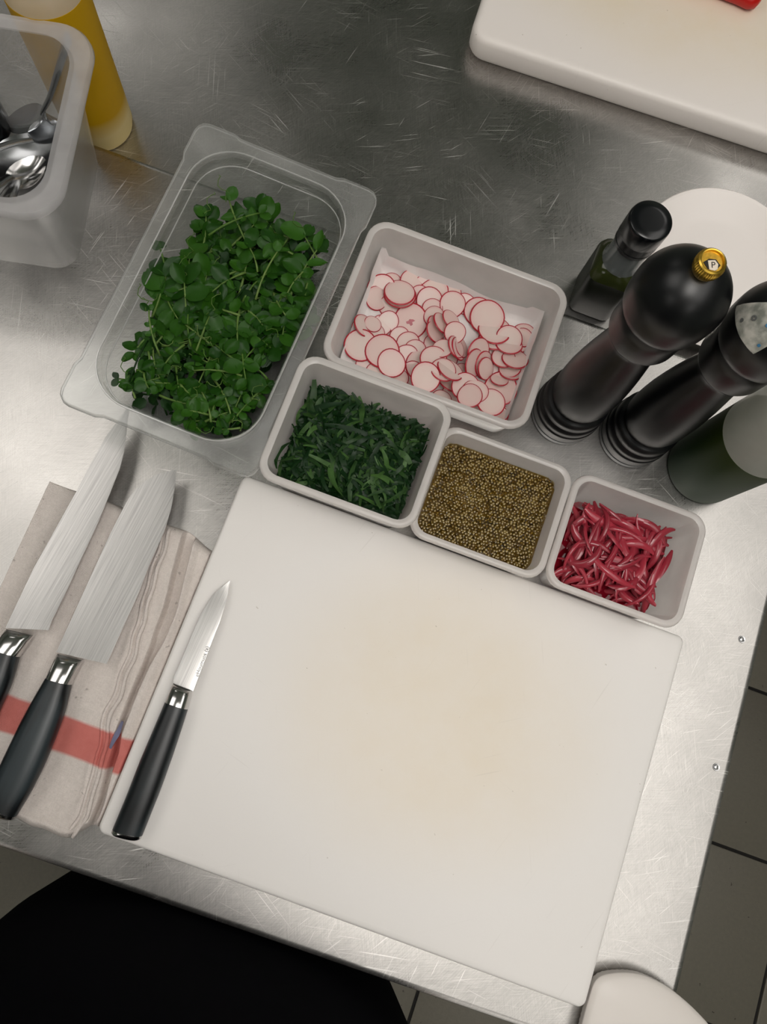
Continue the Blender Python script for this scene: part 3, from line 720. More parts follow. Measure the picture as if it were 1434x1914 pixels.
# ------------------------------------------------------------------ white tub at the table corner
tb = thing('plastic_tub', 'smooth white rounded plastic tub at the front right table corner', 'tub', (0, 0, 0))
WH = 0.014
top = [Vector((x_, y_, WH)) for x_, y_ in ((0.3985, -0.045), (0.3968, -0.018), (0.3966, 0.006), (0.3985, 0.022))] + [at(u, v, WH) for u, v in ((1148, 1820), (1197, 1822), (1242, 1841), (1271, 1862), (1303, 1891), (1335, 1930), (1348, 1985), (1310, 2050), (1230, 2085))]
top = [Vector(p) for p in top]; K = len(top)
cl = []
for i in range(K):
    for s in range(4):
        p0, p1, p2, p3 = top[i - 1], top[i], top[(i + 1) % K], top[(i + 2) % K]; q = s / 4
        cl.append(0.5 * ((2 * p1) + (-p0 + p2) * q + (2 * p0 - 5 * p1 + 4 * p2 - p3) * q * q + (-p0 + 3 * p1 - 3 * p2 + p3) * q ** 3))
cen = sum(cl, Vector()) / len(cl)
def ring(f, z, rib=0): return [((cen.x + (p.x - cen.x) * (f + (rib if j % 2 else 0))), (cen.y + (p.y - cen.y) * (f + (rib if j % 2 else 0))), z) for j, p in enumerate(cl)]
cl = resample(cl + [cl[0]], 161)[:-1]
g = MB(); g.loft([ring(0.93, 0.0003), ring(0.95, 0.002), ring(0.965, 0.003, .008), ring(0.985, WH - 0.004, .008), ring(1.0, WH - 0.003), ring(1.0, WH - 0.001)], True, False); obj('ribbed_side', (g, M['white_plastic'], 30), tb)
g = MB(); g.loft([ring(1.0, WH - 0.001), ring(0.985, WH), ring(0.9, WH + 0.0016), ring(0.6, WH + 0.004), ring(0.2, WH + 0.005)], False, True); obj('lid', (g, M['white_plastic'], 60), tb)

# ------------------------------------------------------------------ knives
def blade_mesh(spine, edge, tsp, n=26):
    """wedge blade between a thick spine line and a thin cutting edge (both from heel to tip)"""
    sp, ed = resample(spine, n), resample(edge, n)
    vt, vb = [], []; m = MB(); loops = []
    for i in range(n):
        a, b = sp[i], ed[i]; k = tsp * (1 - 0.75 * (i / (n - 1)) ** 2); z = Vector((0, 0, 1))
        mid = a.lerp(b, 0.72)
        bev = a.lerp(b, 0.955)
        loops.append([a + z * k, mid + z * k * 0.42, bev + z * k * 0.10, b, bev - z * k * 0.10, mid - z * k * 0.42, a - z * k])
    return m.loft(loops, True, True)
def lozenge(a, b, hz, z0, n=20, p=2.6, hump=0.0):
    """rounded cross-section between side points a and b, half-height hz"""
    c = (a + b) / 2; d = (b - a) / 2; L = []
    for j in range(n):
        t = 2 * pi * j / n; cx, sx = cos(t), sin(t)
        x = (abs(cx) ** (2 / p)) * (1 if cx > 0 else -1); y = (abs(sx) ** (2 / p)) * (1 if sx > 0 else -1)
        L.append(c + d * x + Vector((0, 0, z0 + hz * y)))
    return L
def knife(label, spine, edge, bol, handle, zb, zh, group, hz=0.0085, cap=True, name='kitchen_knife', blade_t=0.0011, slope=0.0):
    """spine/edge heel->tip, bol = [(left,right) ...] blade->handle, handle = [(left,right) ...] in photo pixels"""
    S = [at(*p, zb + slope * i / (len(spine) - 1)) for i, p in enumerate(spine)]; E = [at(*p, zb + slope * i / (len(edge) - 1)) for i, p in enumerate(edge)]
    B = [(at(*a, zh), at(*b, zh)) for a, b in bol]; H = [(at(*a, zh), at(*b, zh)) for a, b in handle]
    o = (H[-1][0] + H[-1][1]) / 2; ax = ((B[0][0] + B[0][1]) / 2 - o); ang = atan2(ax.y, ax.x)
    t = thing(name, label, 'knife', (o.x, o.y, zh - hz), ang, group)
    Mi = (Matrix.Translation((o.x, o.y, zh - hz)) @ Matrix.Rotation(ang, 4, 'Z')).inverted()
    loc = lambda L: [Mi @ p for p in L]
    bl = obj('blade', (blade_mesh(loc(S), loc(E), blade_t), M['blade'], 25), t)
    g = MB(); hh = hz * 1.02
    L = [loc(lozenge(*B[0], hz * 0.30, 0)), loc(lozenge(B[0][0].lerp(B[1][0], 0.10), B[0][1].lerp(B[1][1], 0.10), hz * 0.62, 0)), loc(lozenge(B[0][0].lerp(B[1][0], 0.3), B[0][1].lerp(B[1][1], 0.3), hh * 0.95, 0))] + [loc(lozenge(a, b, hh, 0)) for a, b in B[1:]]
    g.loft(L, True, True); obj('bolster', (g, M['steel'], 50), t)
    hl = resample([a for a, _ in H], 14); hr = resample([b for _, b in H], 14)
    g = MB(); g.loft([loc(lozenge(a, b, hz * (1 + 0.12 * sin(pi * i / 13)), 0)) for i, (a, b) in enumerate(zip(hl, hr))], True, True); obj('handle', (g, M['handle'], 50), t)
    if cap:
        a, b = H[-1]; d = ((hl[-1] - hl[-3]) + (hr[-1] - hr[-3])).normalized() * 0.0022
        g = MB(); g.loft([loc(lozenge(a, b, hz * 1.01, 0)), loc(lozenge(a + d, b + d, hz * 1.01, 0)), loc(lozenge(a.lerp(b, 0.08) + d * 1.6, b.lerp(a, 0.08) + d * 1.6, hz * 0.85, 0))], True, True); obj('end_cap', (g, M['steel'], 50), t)
    return t, bl, Mi, ang
TZ = 0.0135
knife('broad santoku knife with black handle lying on the towel',
      [(106, 1219), (154, 1114), (208, 995), (236, 940), (253, 915), (276, 896), (301, 884), (330, 878)],
      [(199, 1241), (205, 1229), (231, 1171), (257, 1114), (282, 1049), (308, 992), (321, 947), (327, 908), (330.5, 878.5)],
      [((107, 1222), (155, 1235)), ((87, 1268), (133, 1280))], [((87, 1267), (133, 1280)), ((64, 1306), (122, 1327)), ((42, 1346), (108, 1367)), ((15, 1402), (85, 1425)), ((-12, 1458), (60, 1476)), ((-28, 1500), (30, 1526))], TZ + 0.0095, TZ + 0.0098, 'knives on the towel', 0.0093)
knife('long chef knife with black handle leftmost on the towel',
      [(11, 1174), (64, 1062), (105, 988), (144, 918), (167, 873), (199, 815), (221, 786), (242, 757)],
      [(91, 1178), (96, 1162), (122, 1110), (151, 1046), (180, 985), (205, 924), (225, 873), (234, 835), (238, 793), (243, 757.5)],
      [((12, 1176), (63, 1188)), ((-12, 1214), (35, 1228))], [((-12, 1214), (35, 1228)), ((-40, 1262), (22, 1276)), ((-72, 1320), (-6, 1338)), ((-110, 1390), (-40, 1412)), ((-135, 1450), (-78, 1478))], TZ + 0.0095, TZ + 0.0098, 'knives on the towel', 0.0093)
kt, kb, kMi, ka = knife('small paring knife with black handle lying on the cutting board',
      [(324, 1277), (324, 1269), (337, 1240), (353, 1202), (369, 1163), (382, 1138), (401, 1109), (430, 1085)],
      [(361, 1292), (372, 1263), (388, 1221), (400, 1190), (411, 1163), (420, 1135), (425, 1115), (430.5, 1085.5)],
      [((324, 1277), (360, 1291)), ((309, 1312), (351, 1326))], [((309, 1312), (351, 1326)), ((289, 1359), (337, 1370)), ((263, 1420), (321, 1418)), ((237, 1487), (298, 1482)), ((211, 1549), (266, 1562))], BT + 0.0085, BT + 0.0088, None, 0.0085, slope=-0.004)
me = text_mesh('eHoumuos (a)', 0.0042, 'engraving', M['ink_grey'], 0.00002)
p = at(377, 1236, BT + 0.0088); q = kMi @ p
p2 = kMi @ at(366, 1270, BT + 0.0088); p3 = kMi @ at(386, 1215, BT + 0.0088)
obj('engraving', me, kb, (q.x, q.y - 0.0005, q.z + 0.0001), (0, 0, atan2((p3 - p2).y, (p3 - p2).x)))

# red-handled knife on the far board
rh = thing('kitchen_knife', 'red handled knife on the thick cutting board behind', 'knife', (0.3005, 0.9475, FB_TOP), pi + 0.03)
zc = 0.0095; g = MB(); pr = [(0.000, 0.006, 0.005), (0.003, 0.0125, 0.008), (0.010, 0.0155, 0.0092), (0.022, 0.0135, 0.0095), (0.045, 0.0125, 0.0095), (0.075, 0.0135, 0.0095), (0.105, 0.0125, 0.009), (0.125, 0.0135, 0.008), (0.128, 0.011, 0.006)]
g.loft([lozenge(Vector((x, -w_, 0)), Vector((x, w_, 0)), h_, zc, 20, 2.4) for x, w_, h_ in pr], True, True); obj('handle', (g, M['red_plastic'], 60), rh)
n_ = 12
g = blade_mesh([Vector((0.127 + 0.17 * i / n_, -0.010 + 0.020 * max(0, i / n_ - 0.55) ** 2 * 3, zc)) for i in range(n_ + 1)], [Vector((0.127 + 0.17 * i / n_, 0.022 - 0.026 * (i / n_) ** 3, zc)) for i in range(n_ + 1)], 0.001)
obj('blade', (g, M['blade'], 25), rh)

# ------------------------------------------------------------------ folded kitchen towel
hem = [(-0.0373, 0.236), (-0.0340, 0.2013), (-0.0311, 0.1769), (-0.0282, 0.156), (-0.0236, 0.124), (-0.0227, 0.0988), (-0.0223, 0.0712), (-0.0161, 0.0568), (-0.0155, 0.0422), (-0.0117, 0.0247), (-0.0102, 0.0054), (-0.016, -0.02)]
val = [(-0.0238, 0.236), (-0.0187, 0.2014), (-0.0139, 0.172), (-0.0135, 0.1425), (-0.0145, 0.1277), (-0.0150, 0.098), (-0.0140, 0.0712), (-0.0105, 0.0568), (-0.0095, 0.0422), (-0.0060, 0.02), (-0.005, -0.02)]
def curve(tab, y):
    for (x0, y0), (x1, y1) in zip(tab, tab[1:]):
        if y1 <= y <= y0: return x0 + (x1 - x0) * (y0 - y) / (y0 - y1)
    return tab[0][0] if y > tab[0][1] else tab[-1][0]
def sm(a, b, x):
    t = max(0, min(1, (x - a) / (b - a))); return t * t * (3 - 2 * t)
def towel_z(x, y):
    hx, vx = curve(hem, y) + 0.0012 * noise.noise((3, y * 55, 0)), curve(val, y)
    f = 0.0120 + 0.0030 * noise.noise((x * 18, y * 14, 1)) + 0.0014 * noise.noise((x * 40, y * 30, 2))
    ridge = 0.0024 * math.exp(-((x - hx + 0.003) / 0.0026) ** 2) + 0.0016 * math.exp(-((x - hx + 0.010) / 0.003) ** 2) * (0.5 + 0.5 * sin(y * 60))
    if x > hx:
        hv = 0.0008 + 0.0026 * sm(0.12, 0.16, y); d = sm(max(hx, vx - hv - 0.003), vx - hv, x); f = f * (1 - d) + 0.0010 * d
        if x > vx: f = 0.0010 + 0.0150 * sm(vx + hv, vx + hv + 0.0025, x) - 0.004 * sm(vx + 0.006, vx + 0.013, x)
    return max(0.0012, (f + ridge) * (0.14 + 0.86 * sm(-0.150, -0.095, x)))
g = MB(); NX, NY = 270, 160; vs = []; fs = []
XL, XR = -0.150, -0.0018
for j in range(NY + 1):
    v = j / NY
    for i in range(NX + 1):
        u = i / NX
        x = XL + (XR - XL) * u
        yt = 0.2372 + 0.0014 * noise.noise((x * 25, 0, 5)) - 0.008 * sm(-0.03, 0.0, x)
        yb = -0.0155 + 0.0035 * noise.noise((x * 45, 4, 5)) + 0.016 * sm(-0.022, -0.004, x) + 0.004 * sm(-0.04, -0.09, x)
        y = yb + (yt - yb) * v
        z = towel_z(x, y)
        e = min(v * 0.25, (1 - v) * 0.25); rim_ = sm(0.0, 0.010, e)
        z = 0.0012 + (z - 0.0012) * sqrt(max(0, 1 - (1 - min(1, e / 0.008)) ** 2)) + 0.0022 * math.exp(-((e - 0.007) / 0.003) ** 2) * (1 if v < 0.5 else 0.2)
        vs.append((x, y, z))
for j in range(NY):
    for i in range(NX):
        a = j * (NX + 1) + i; fs.append((a, a + 1, a + NX + 2, a + NX + 1))
nv = len(vs); bot = [(x, y, 0.0004) for x, y, z in vs]
g.add(vs, fs)
per = [i for i in range(NX + 1)] + [j * (NX + 1) + NX for j in range(1, NY + 1)] + [NY * (NX + 1) + i for i in range(NX - 1, -1, -1)] + [j * (NX + 1) for j in range(NY - 1, 0, -1)]
pv = [bot[i] for i in per]; o_ = len(g.v); g.v += pv; L = len(per)
for k_ in range(L): g.f.append((per[k_], o_ + k_, o_ + (k_ + 1) % L, per[(k_ + 1) % L])); g.mi.append(0)
tw = obj('kitchen_towel', (g, M['cloth'], 180)); tag(tw, 'folded beige linen towel with a red stripe under the knives', 'towel')
c = at(222, 1372, 0.008); g = MB(); vs = []
for i in range(9):
    y = -0.011 + 0.022 * i / 8
    for s in (-1, 1): vs.append((s * 0.0022 * (1 - 0.5 * abs(i / 4 - 1)), y, 0.0012 * sin(i) + s * 0.0010))
g.add(vs, [(2 * i, 2 * i + 1, 2 * i + 3, 2 * i + 2) for i in range(8)]); g.add([(a, b, z_ - 0.0006) for a, b, z_ in vs], [(2 * i + 2, 2 * i + 3, 2 * i + 1, 2 * i) for i in range(8)])
for dx_, r_ in ((-0.0015, 0.0017), (-0.0065, 0.0013)):      # rolled hems
    pts = []
    for i in range(60):
        y = 0.233 - 0.243 * i / 59; x = curve(hem, y) + dx_ + 0.0012 * noise.noise((3, y * 55, 0)) + 0.0006 * sin(y * 210)
        pts.append((x, y, towel_z(x, y) + r_ * 0.3))
    hm = MB(); hm.tube(pts, [r_ * (0.85 + 0.3 * R()) for _ in pts], 8); obj('hem', (hm, M['cloth'], 180), tw)
tg = obj('fabric_tag', (g, M['cloth_tag']), tw, (c.x, c.y, 0.0150), (0, 0, -0.05)); tg['label'] = 'small blue grey fabric tag'

# ------------------------------------------------------------------ pea shoots in the clear pan
def leaf_mesh(name, L, Wd, cup, fold, mat, round_=True, nseg=6):
    """rounded leaf from stalk (0,0,0) along +x"""
    m = MB(); vs = []; fs = []
    for i in range(nseg + 1):
        u = i / nseg; wv = Wd * (sin(pi * min(1, u * 0.96 + 0.02)) ** (0.55 if round_ else 0.8)) * (1.0 if round_ else (1.15 - 0.4 * u))
        for j, s_ in enumerate((-1, -0.5, 0, 0.5, 1)):
            vs.append((L * u, wv * s_, cup * L * (u * u) * -1 + fold * Wd * (abs(s_) ** 1.3) + 0.03 * L * sin(u * 9 + s_ * 2)))
    for i in range(nseg):
        for j in range(4): fs.append((i * 5 + j, (i + 1) * 5 + j, (i + 1) * 5 + j + 1, i * 5 + j + 1))
    m.add(vs, fs); return m.mesh(name, mat, 180)
LEAVES = [leaf_mesh('leaf', 1.0, w_, c_, f_, M['leaf'], r_) for w_, c_, f_, r_ in ((0.42, 0.15, 0.25, True), (0.48, 0.3, 0.15, True), (0.36, 0.1, 0.4, True), (0.40, -0.1, 0.2, True), (0.30, 0.25, 0.3, False), (0.44, 0.2, -0.15, True))]
PAN_Z = 0.006
def heap(u, v):
    """pea-shoot heap surface height over pan coordinates (metres from pan centre)"""
    d = min((0.062 - abs(u)) / 0.010, (0.112 + v) / 0.010, 1.0)
    diag = u * 0.50 - v * 0.62 + 0.075              # empties toward the far left corner
    return PAN_Z + 0.048 * max(0, min(1, d)) ** 0.5 * max(0, min(1, diag / 0.055)) ** 0.6 + 0.006 * noise.noise((u * 40, v * 40, 0))
def pan_fit(u, v, z, mrg=0.003):
    k = max(0.0, min(1.0, (z - 0.012) / 0.043)); hw, hl = 0.0555 + 0.0055 * k, 0.1045 + 0.0055 * k
    if z < 0.012: hw -= 0.006; hl -= 0.006
    if abs(u) > hw - mrg or abs(v) > hl - mrg: return False
    cu, cv = abs(u) - (hw - 0.026), abs(v) - (hl - 0.026)
    return not (cu > 0 and cv > 0 and cu * cu + cv * cv > (0.026 - mrg) ** 2)
def in_heap(u, v):
    return abs(u) < 0.0595 and -0.1085 < v < 0.098 and (u * 0.50 - v * 0.62 + 0.078 > 0.006) and not (v > 0.075 and u > 0.035)
SPRIG_LABEL = 'leafy pea shoot sprig heaped in the clear pan'
def sprig(u, v, z, az, el, length, nl, size, label=None):
    t = thing('pea_shoot', label or SPRIG_LABEL, 'pea shoot', PAN_M @ Vector((u, v, z)), az + PAN_A, 'pea shoots in the clear pan')
    pts = []; bend = U(-0.5, 0.5); e = el
    x = y = zz = 0.0
    for i in range(7):
        pts.append(Vector((x, y, zz))); st = length / 6
        x += st * cos(e) * cos(bend * i / 6); y += st * cos(e) * sin(bend * i / 6); zz += st * sin(e); e -= U(0.0, 0.14)
    g = MB(); g.tube(pts, [0.0010 * (1 - 0.45 * i / 6) * U(0.9, 1.3) for i in range(7)], 5); obj('stem', (g, M['stem'], 180), t)
    for k in range(nl):
        if k < 2: b = pts[-1]; a_ = bend + (0.7 if k else -0.7) + U(-.3, .3)
        else:
            i = 6 - (k // 2) * 1.4; i = max(1, int(i)); b = pts[i]; a_ = (1 if k % 2 else -1) * U(0.7, 1.6)
        sz = size * U(0.65, 1.2)
        obj('leaf', random.choice(LEAVES), t, b, (U(-0.55, 0.55), U(-0.55, 0.35), a_), (sz, sz, sz))
    if R() < 0.22:      # curling tendril
        b = pts[-1]; q = [b + Vector((0.0025 * s_ + 0.004 * sin(s_ * 1.3) * 0.4, 0.003 * cos(s_ * 1.3), 0.0012 * s_)) for s_ in range(9)]
        g = MB(); g.tube(q, 0.00035, 4); obj('tendril', (g, M['stem'], 180), t)
    return t
# dense lower growth
g = MB(); lv = [(0.42, 0.2), (0.36, 0.4)]
n_under = 0
while n_under < 900:
    u, v = U(-0.06, 0.06), U(-0.108, 0.1)
    if not in_heap(u, v): continue
    h_ = heap(u, v); z = U(PAN_Z, max(PAN_Z + 0.003, h_ - 0.004)); p = PAN_M @ Vector((u, v, z))
    if not pan_fit(u, v, z, 0.008): continue
    E_ = Euler((U(-1, 1), U(-1, 1), U(0, 6.28))).to_matrix(); L = U(0.006, 0.013); wd = L * U(0.3, 0.45)
    vs = []
    for q in (0, 0.33, 0.7, 1.0):
        ww = wd * sin(pi * min(0.97, q * 0.9 + 0.07)) ** 0.6
        for s_ in (-1, 0, 1): vs.append(p + E_ @ Vector((L * q, ww * s_, 0.25 * ww * abs(s_) - 0.15 * L * q * q)))
    fs = []
    for i in range(3):
        for j in range(2): fs.append((i * 3 + j, i * 3 + 3 + j, i * 3 + 4 + j, i * 3 + 1 + j))
    vs = [Vector((q_.x, q_.y, max(q_.z, 0.0062))) for q_ in vs]
    g.add(vs, fs); n_under += 1
for k in range(120):
    u, v = U(-0.056, 0.056), U(-0.104, 0.09)
    if not in_heap(u, v): continue
    a_ = U(0, 6.28); L = U(0.02, 0.045); z = U(0.006, max(0.008, heap(u, v) - 0.002)); p = Vector((u, v, z)); d_ = Vector((cos(a_), sin(a_), U(-.2, .3)))
    q = p + d_ * L
    if not (in_heap(q.x, q.y) and pan_fit(q.x, q.y, max(q.z, .006), .004) and pan_fit(p.x, p.y, p.z, .004)): continue
    g.tube([PAN_M @ (p + d_ * L * s_ / 4 + Vector((0, 0, 0.003 * sin(s_)))) for s_ in range(5)], 0.0008, 4)
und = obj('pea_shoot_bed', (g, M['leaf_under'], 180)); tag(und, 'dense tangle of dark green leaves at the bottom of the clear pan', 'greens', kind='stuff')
cnt = 0
while cnt < 165:
    u, v = U(-0.056, 0.058), U(-0.106, 0.094)
    if not in_heap(u, v): continue
    z = max(0.018, heap(u, v) * U(0.72, 1.0))
    L = U(0.018, 0.040); az = U(0, 6.283); ok = False
    for _ in range(12):
        eu, ev = u + (L + 0.008) * cos(az) * 0.9, v + (L + 0.008) * sin(az) * 0.9
        if in_heap(eu, ev) and pan_fit(eu, ev, z + 0.004, 0.002) and pan_fit(u, v, z, 0.004): ok = True; break
        az = U(0, 6.283); L = U(0.012, 0.03)
    if not ok: continue
    small = v < -0.04
    sprig(u, v, z, az, U(-0.05, 0.45), L, random.choice((4, 5, 6, 7, 8)), U(0.007, 0.012) if small else U(0.010, 0.019)); cnt += 1
# a few that stick out of the heap
for lab, (px, py, z0), (qx, qy, z1), nl, sz in (
        ('long pale pea shoot stem lying across the top of the heap', (478, 560, .055), (507, 462, .068), 2, 0.011),
        ('pea shoot sprig with fine leaves sticking out at the left of the pan', (300, 665, .05), (262, 583, .062), 6, 0.007),
        ('dark wilted pea shoot tip standing up at the upper left of the heap', (318, 560, .04), (310, 462, .062), 4, 0.008),
        ('pea shoot sprig reaching toward the far end of the pan', (470, 470, .05), (415, 372, .058), 7, 0.013),
        ('pale pea shoot stem crossing near the far end of the heap', (390, 440, .055), (480, 383, .06), 4, 0.009),
        ('broad leaved pea shoot at the far right of the heap', (540, 560, .05), (585, 460, .06), 6, 0.017),
        ('pea shoot sprig at the near left corner of the heap', (285, 720, .03), (222, 705, .035), 6, 0.008)):
    a, b = at(px, py, z0), at(qx, qy, z1); d = b - a
    loc = PAN_M.inverted() @ a
    sprig(loc.x, loc.y, loc.z, atan2(d.y, d.x) - PAN_A, atan2(d.z, d.to_2d().length) + 0.1, d.length, nl, sz, lab)

# ------------------------------------------------------------------ shredded greens
def ribbon(L, wd, curl, twist, wav, mat, name, n=9):
    m = MB(); vs = []; a = 0.0; x = y = 0.0
    for i in range(n + 1):
        u = i / n; tw = twist * (u - 0.5); hw = wd * (0.55 + 0.45 * sin(pi * u))
        nx, ny = -sin(a), cos(a)
        for s_ in (-1, 0, 1): vs.append((x + nx * hw * s_ * cos(tw), y + ny * hw * s_ * cos(tw), hw * s_ * sin(tw) + wav * sin(u * 7) + (0.0 if s_ else -0.12 * wd)))
        a += curl / n; x += L / n * cos(a); y += L / n * sin(a)
    for k in range(len(vs)): vs[k] = (vs[k][0] - x / 2, vs[k][1] - y / 2, vs[k][2])
    fs = []
    for i in range(n):
        for j in range(2): fs.append((i * 3 + j, i * 3 + 3 + j, i * 3 + 4 + j, i * 3 + 1 + j))
    m.add(vs, fs); return m
RIB = []
for k in range(14):
    RIB.append(ribbon(U(0.014, 0.034), U(0.0011, 0.0024), U(-1.6, 1.6), U(-2.2, 2.2), U(0.0003, 0.0012), M['kale'], 'strip'))
RIBM = [r.mesh('greens_strip', M['kale'], 180) for r in RIB]
KW, KL = KALE['w'] / 2 - 0.0105, KALE['l'] / 2 - 0.0105
def kheap(x, y):
    e = min(KW - abs(x), KL - abs(y)); return 0.043 + 0.010 * sm(0, 0.02, e) + 0.006 * noise.noise((x * 30, y * 30, 7)) - 0.004 * (y / KL)
g = MB()
for k in range(2300):
    x, y = U(-KW, KW) * 0.93, U(-KL, KL) * 0.93; rb = random.choice(RIB)
    T = Matrix.Translation((KALE['c'][0] + x, KALE['c'][1] + y, kheap(x, y) - U(0.001, 0.009))) @ Euler((U(-.6, .6), U(-.5, .5), U(0, 6.28))).to_matrix().to_4x4() @ Matrix.Scale(0.8, 4)
    V_ = [T @ Vector(p) for p in rb.v]
    if all(abs(p.x - KALE['c'][0]) < KW and abs(p.y - KALE['c'][1]) < KL for p in V_): g.add(V_, rb.f)
bed = MB(); N = 24; vs = []; fs = []
for j in range(N + 1):
    for i in range(N + 1):
        x, y = -KW + 2 * KW * i / N, -KL + 2 * KL * j / N; x *= 0.97; y *= 0.97; vs.append((KALE['c'][0] + x, KALE['c'][1] + y, kheap(x, y) - 0.008))
for j in range(N):
    for i in range(N): a = j * (N + 1) + i; fs.append((a, a + 1, a + N + 2, a + N + 1))
g.add(vs, fs)
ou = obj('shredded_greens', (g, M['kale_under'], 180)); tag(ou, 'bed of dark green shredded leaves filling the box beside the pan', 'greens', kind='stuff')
cnt = 0
while cnt < 300:
    x, y = U(-KW, KW), U(-KL, KL); k = random.randrange(14); E_ = (U(-.5, .5), U(-.4, .4), U(0, 6.28)); sc_ = U(0.75, 1.15)
    if cnt < 60: sc_ = U(1.0, 1.4)
    z = kheap(x, y) + U(-0.002, 0.0035)
    T = Matrix.Translation((x, y, 0)) @ Euler(E_).to_matrix().to_4x4() @ Matrix.Scale(sc_, 4)
    if not all(abs((T @ Vector(p)).x) < KW + 0.001 and abs((T @ Vector(p)).y) < KL + 0.001 for p in RIB[k].v[::3]): continue
    o = obj('greens_strip', RIBM[k], None, (KALE['c'][0] + x, KALE['c'][1] + y, z), E_, (sc_,) * 3)
    tag(o, 'thin strip of shredded dark green leaf on top of the box', 'leaf strip', 'shredded green strips'); cnt += 1

# ------------------------------------------------------------------ mustard seeds
g = MB(); MW, ML = MUST['w'] / 2 - 0.0075, MUST['l'] / 2 - 0.0075; MZ = 0.039
ico = []
def ball(r=1.0):
    m = MB(); loops = []
    for i in range(1, 5):
        a = pi * i / 5.5; loops.append([(sin(a) * cos(2 * pi * j / 8), sin(a) * sin(2 * pi * j / 8), cos(a)) for j in reversed(range(8))])
    m.loft(loops, False, False); m.add([(0, 0, 1)] + loops[0], [(0, (i + 1) % 8 + 1, i + 1) for i in range(8)]); return m
BALL = ball()
sp = 0.00265; rows = int(2 * ML / (sp * 0.87))
for j in range(rows):
    for i in range(int(2 * MW / sp)):
        x = -MW + sp * (i + 0.5 + (0.5 if j % 2 else 0)) + U(-.0007, .0007); y = -ML + sp * 0.87 * (j + 0.5) + U(-.0006, .0006)
        c_ = abs(abs(x) - MW) + abs(abs(y) - ML)
        if abs(x) > MW - 0.001 or abs(y) > ML - 0.001 or c_ < 0.008: continue
        r = U(0.00125, 0.00152); z = MZ + 0.0016 * noise.noise((x * 90, y * 90, 3)) + U(-.0005, .0004)
        cx, cy = MUST['c'][0] + x, MUST['c'][1] + y
        g.add([(cx + a * r, cy + b * r, z + c * r) for a, b, c in BALL.v], BALL.f)
vs = [(x + MUST['c'][0], y + MUST['c'][1], z) for x, y, z in rrect(2 * MW, 2 * ML, 0.008, MZ - 0.001, 2)]
g.loft([vs, [(x, y, 0.006) for x, y, z in [(MUST['c'][0] + (a - MUST['c'][0]) * .93, MUST['c'][1] + (b - MUST['c'][1]) * .93, 0) for a, b, _ in vs]]], True, True)
o = obj('mustard_seeds', (g, M['seed'], 180)); tag(o, 'glossy brown mustard seeds filling the middle plastic box', 'mustard seeds', kind='stuff')
g = MB(); N = 60; vs = []; fs = []
for j in range(N + 1):
    for i in range(N + 1):
        x, y = -MW + 2 * MW * i / N, -ML + 2 * ML * j / N
        if abs(abs(x) - MW) + abs(abs(y) - ML) < 0.007: x *= 0.965; y *= 0.965
        vs.append((MUST['c'][0] + x * 0.995, MUST['c'][1] + y * 0.995, MZ + 0.0009 + 0.0017 * noise.noise((x * 90, y * 90, 3)) + 0.0007 * noise.noise((x * 260, y * 260, 5))))
for j in range(N):
    for i in range(N): a = j * (N + 1) + i; fs.append((a, a + 1, a + N + 2, a + N + 1))
g.add(vs, fs)
liq = obj('pickling_liquid', (g, M['seed_liquor'], 180), o)

# ------------------------------------------------------------------ pickled onion strips
OW, OL = ONIO['w'] / 2 - 0.0085, ONIO['l'] / 2 - 0.0085
def onion_mesh(L, wd, th, curl, twist, n=14):
    m = MB(); loops = []; a = -curl / 2; x = y = 0.0; pts = []
    for i in range(n + 1): pts.append((x, y, a)); x += L / n * cos(a + curl / n / 2); y += L / n * sin(a + curl / n / 2); a += curl / n
    mx, my = x / 2, max(p[1] for p in pts) / 2 if curl < 0 else min(p[1] for p in pts) / 2
    for i, (px, py, a) in enumerate(pts):
        u = i / n; f = (sin(pi * (0.04 + 0.92 * u))) ** 0.6; w_, t_ = wd * f, th * (0.5 + 0.5 * f); tw = twist * (u - 0.5) * 2
        nx, ny = -sin(a), cos(a); L_ = []
        for k, (s_, q) in enumerate(((-1, 0), (-0.6, 0.8), (0.0, 1.05), (0.6, 0.8), (1, 0), (0.6, -0.6), (0, -0.75), (-0.6, -0.6))):
            oy, oz = s_ * w_, q * t_ + 0.25 * w_ * (1 - s_ * s_)
            ry, rz = oy * cos(tw) - oz * sin(tw), oy * sin(tw) + oz * cos(tw)
            L_.append((px - mx + nx * ry, py - my + ny * ry, rz + 0.10 * L * sin(pi * u)))
        loops.append(L_)
    return m.loft(loops, True, True)
ONM = [onion_mesh(U(0.030, 0.054), U(0.0018, 0.0042), U(0.0006, 0.0010), random.choice((-1, 1)) * U(0.5, 2.1), U(-.9, .9)) for _ in range(16)]
ONMM = [m_.mesh('onion_strip', M['onion'], 60) for m_ in ONM]
g = MB()
g.loft([rrect(2 * OW * 0.9, 2 * OL * 0.9, 0.008, z, 4, ONIO['c'][0], ONIO['c'][1]) for z in (0.005, 0.020)], True, True)
o = obj('onion_brine', (g, M['brine'], 50)); tag(o, 'dark pink pickling brine under the onion strips', 'brine')
cnt = tries = 0
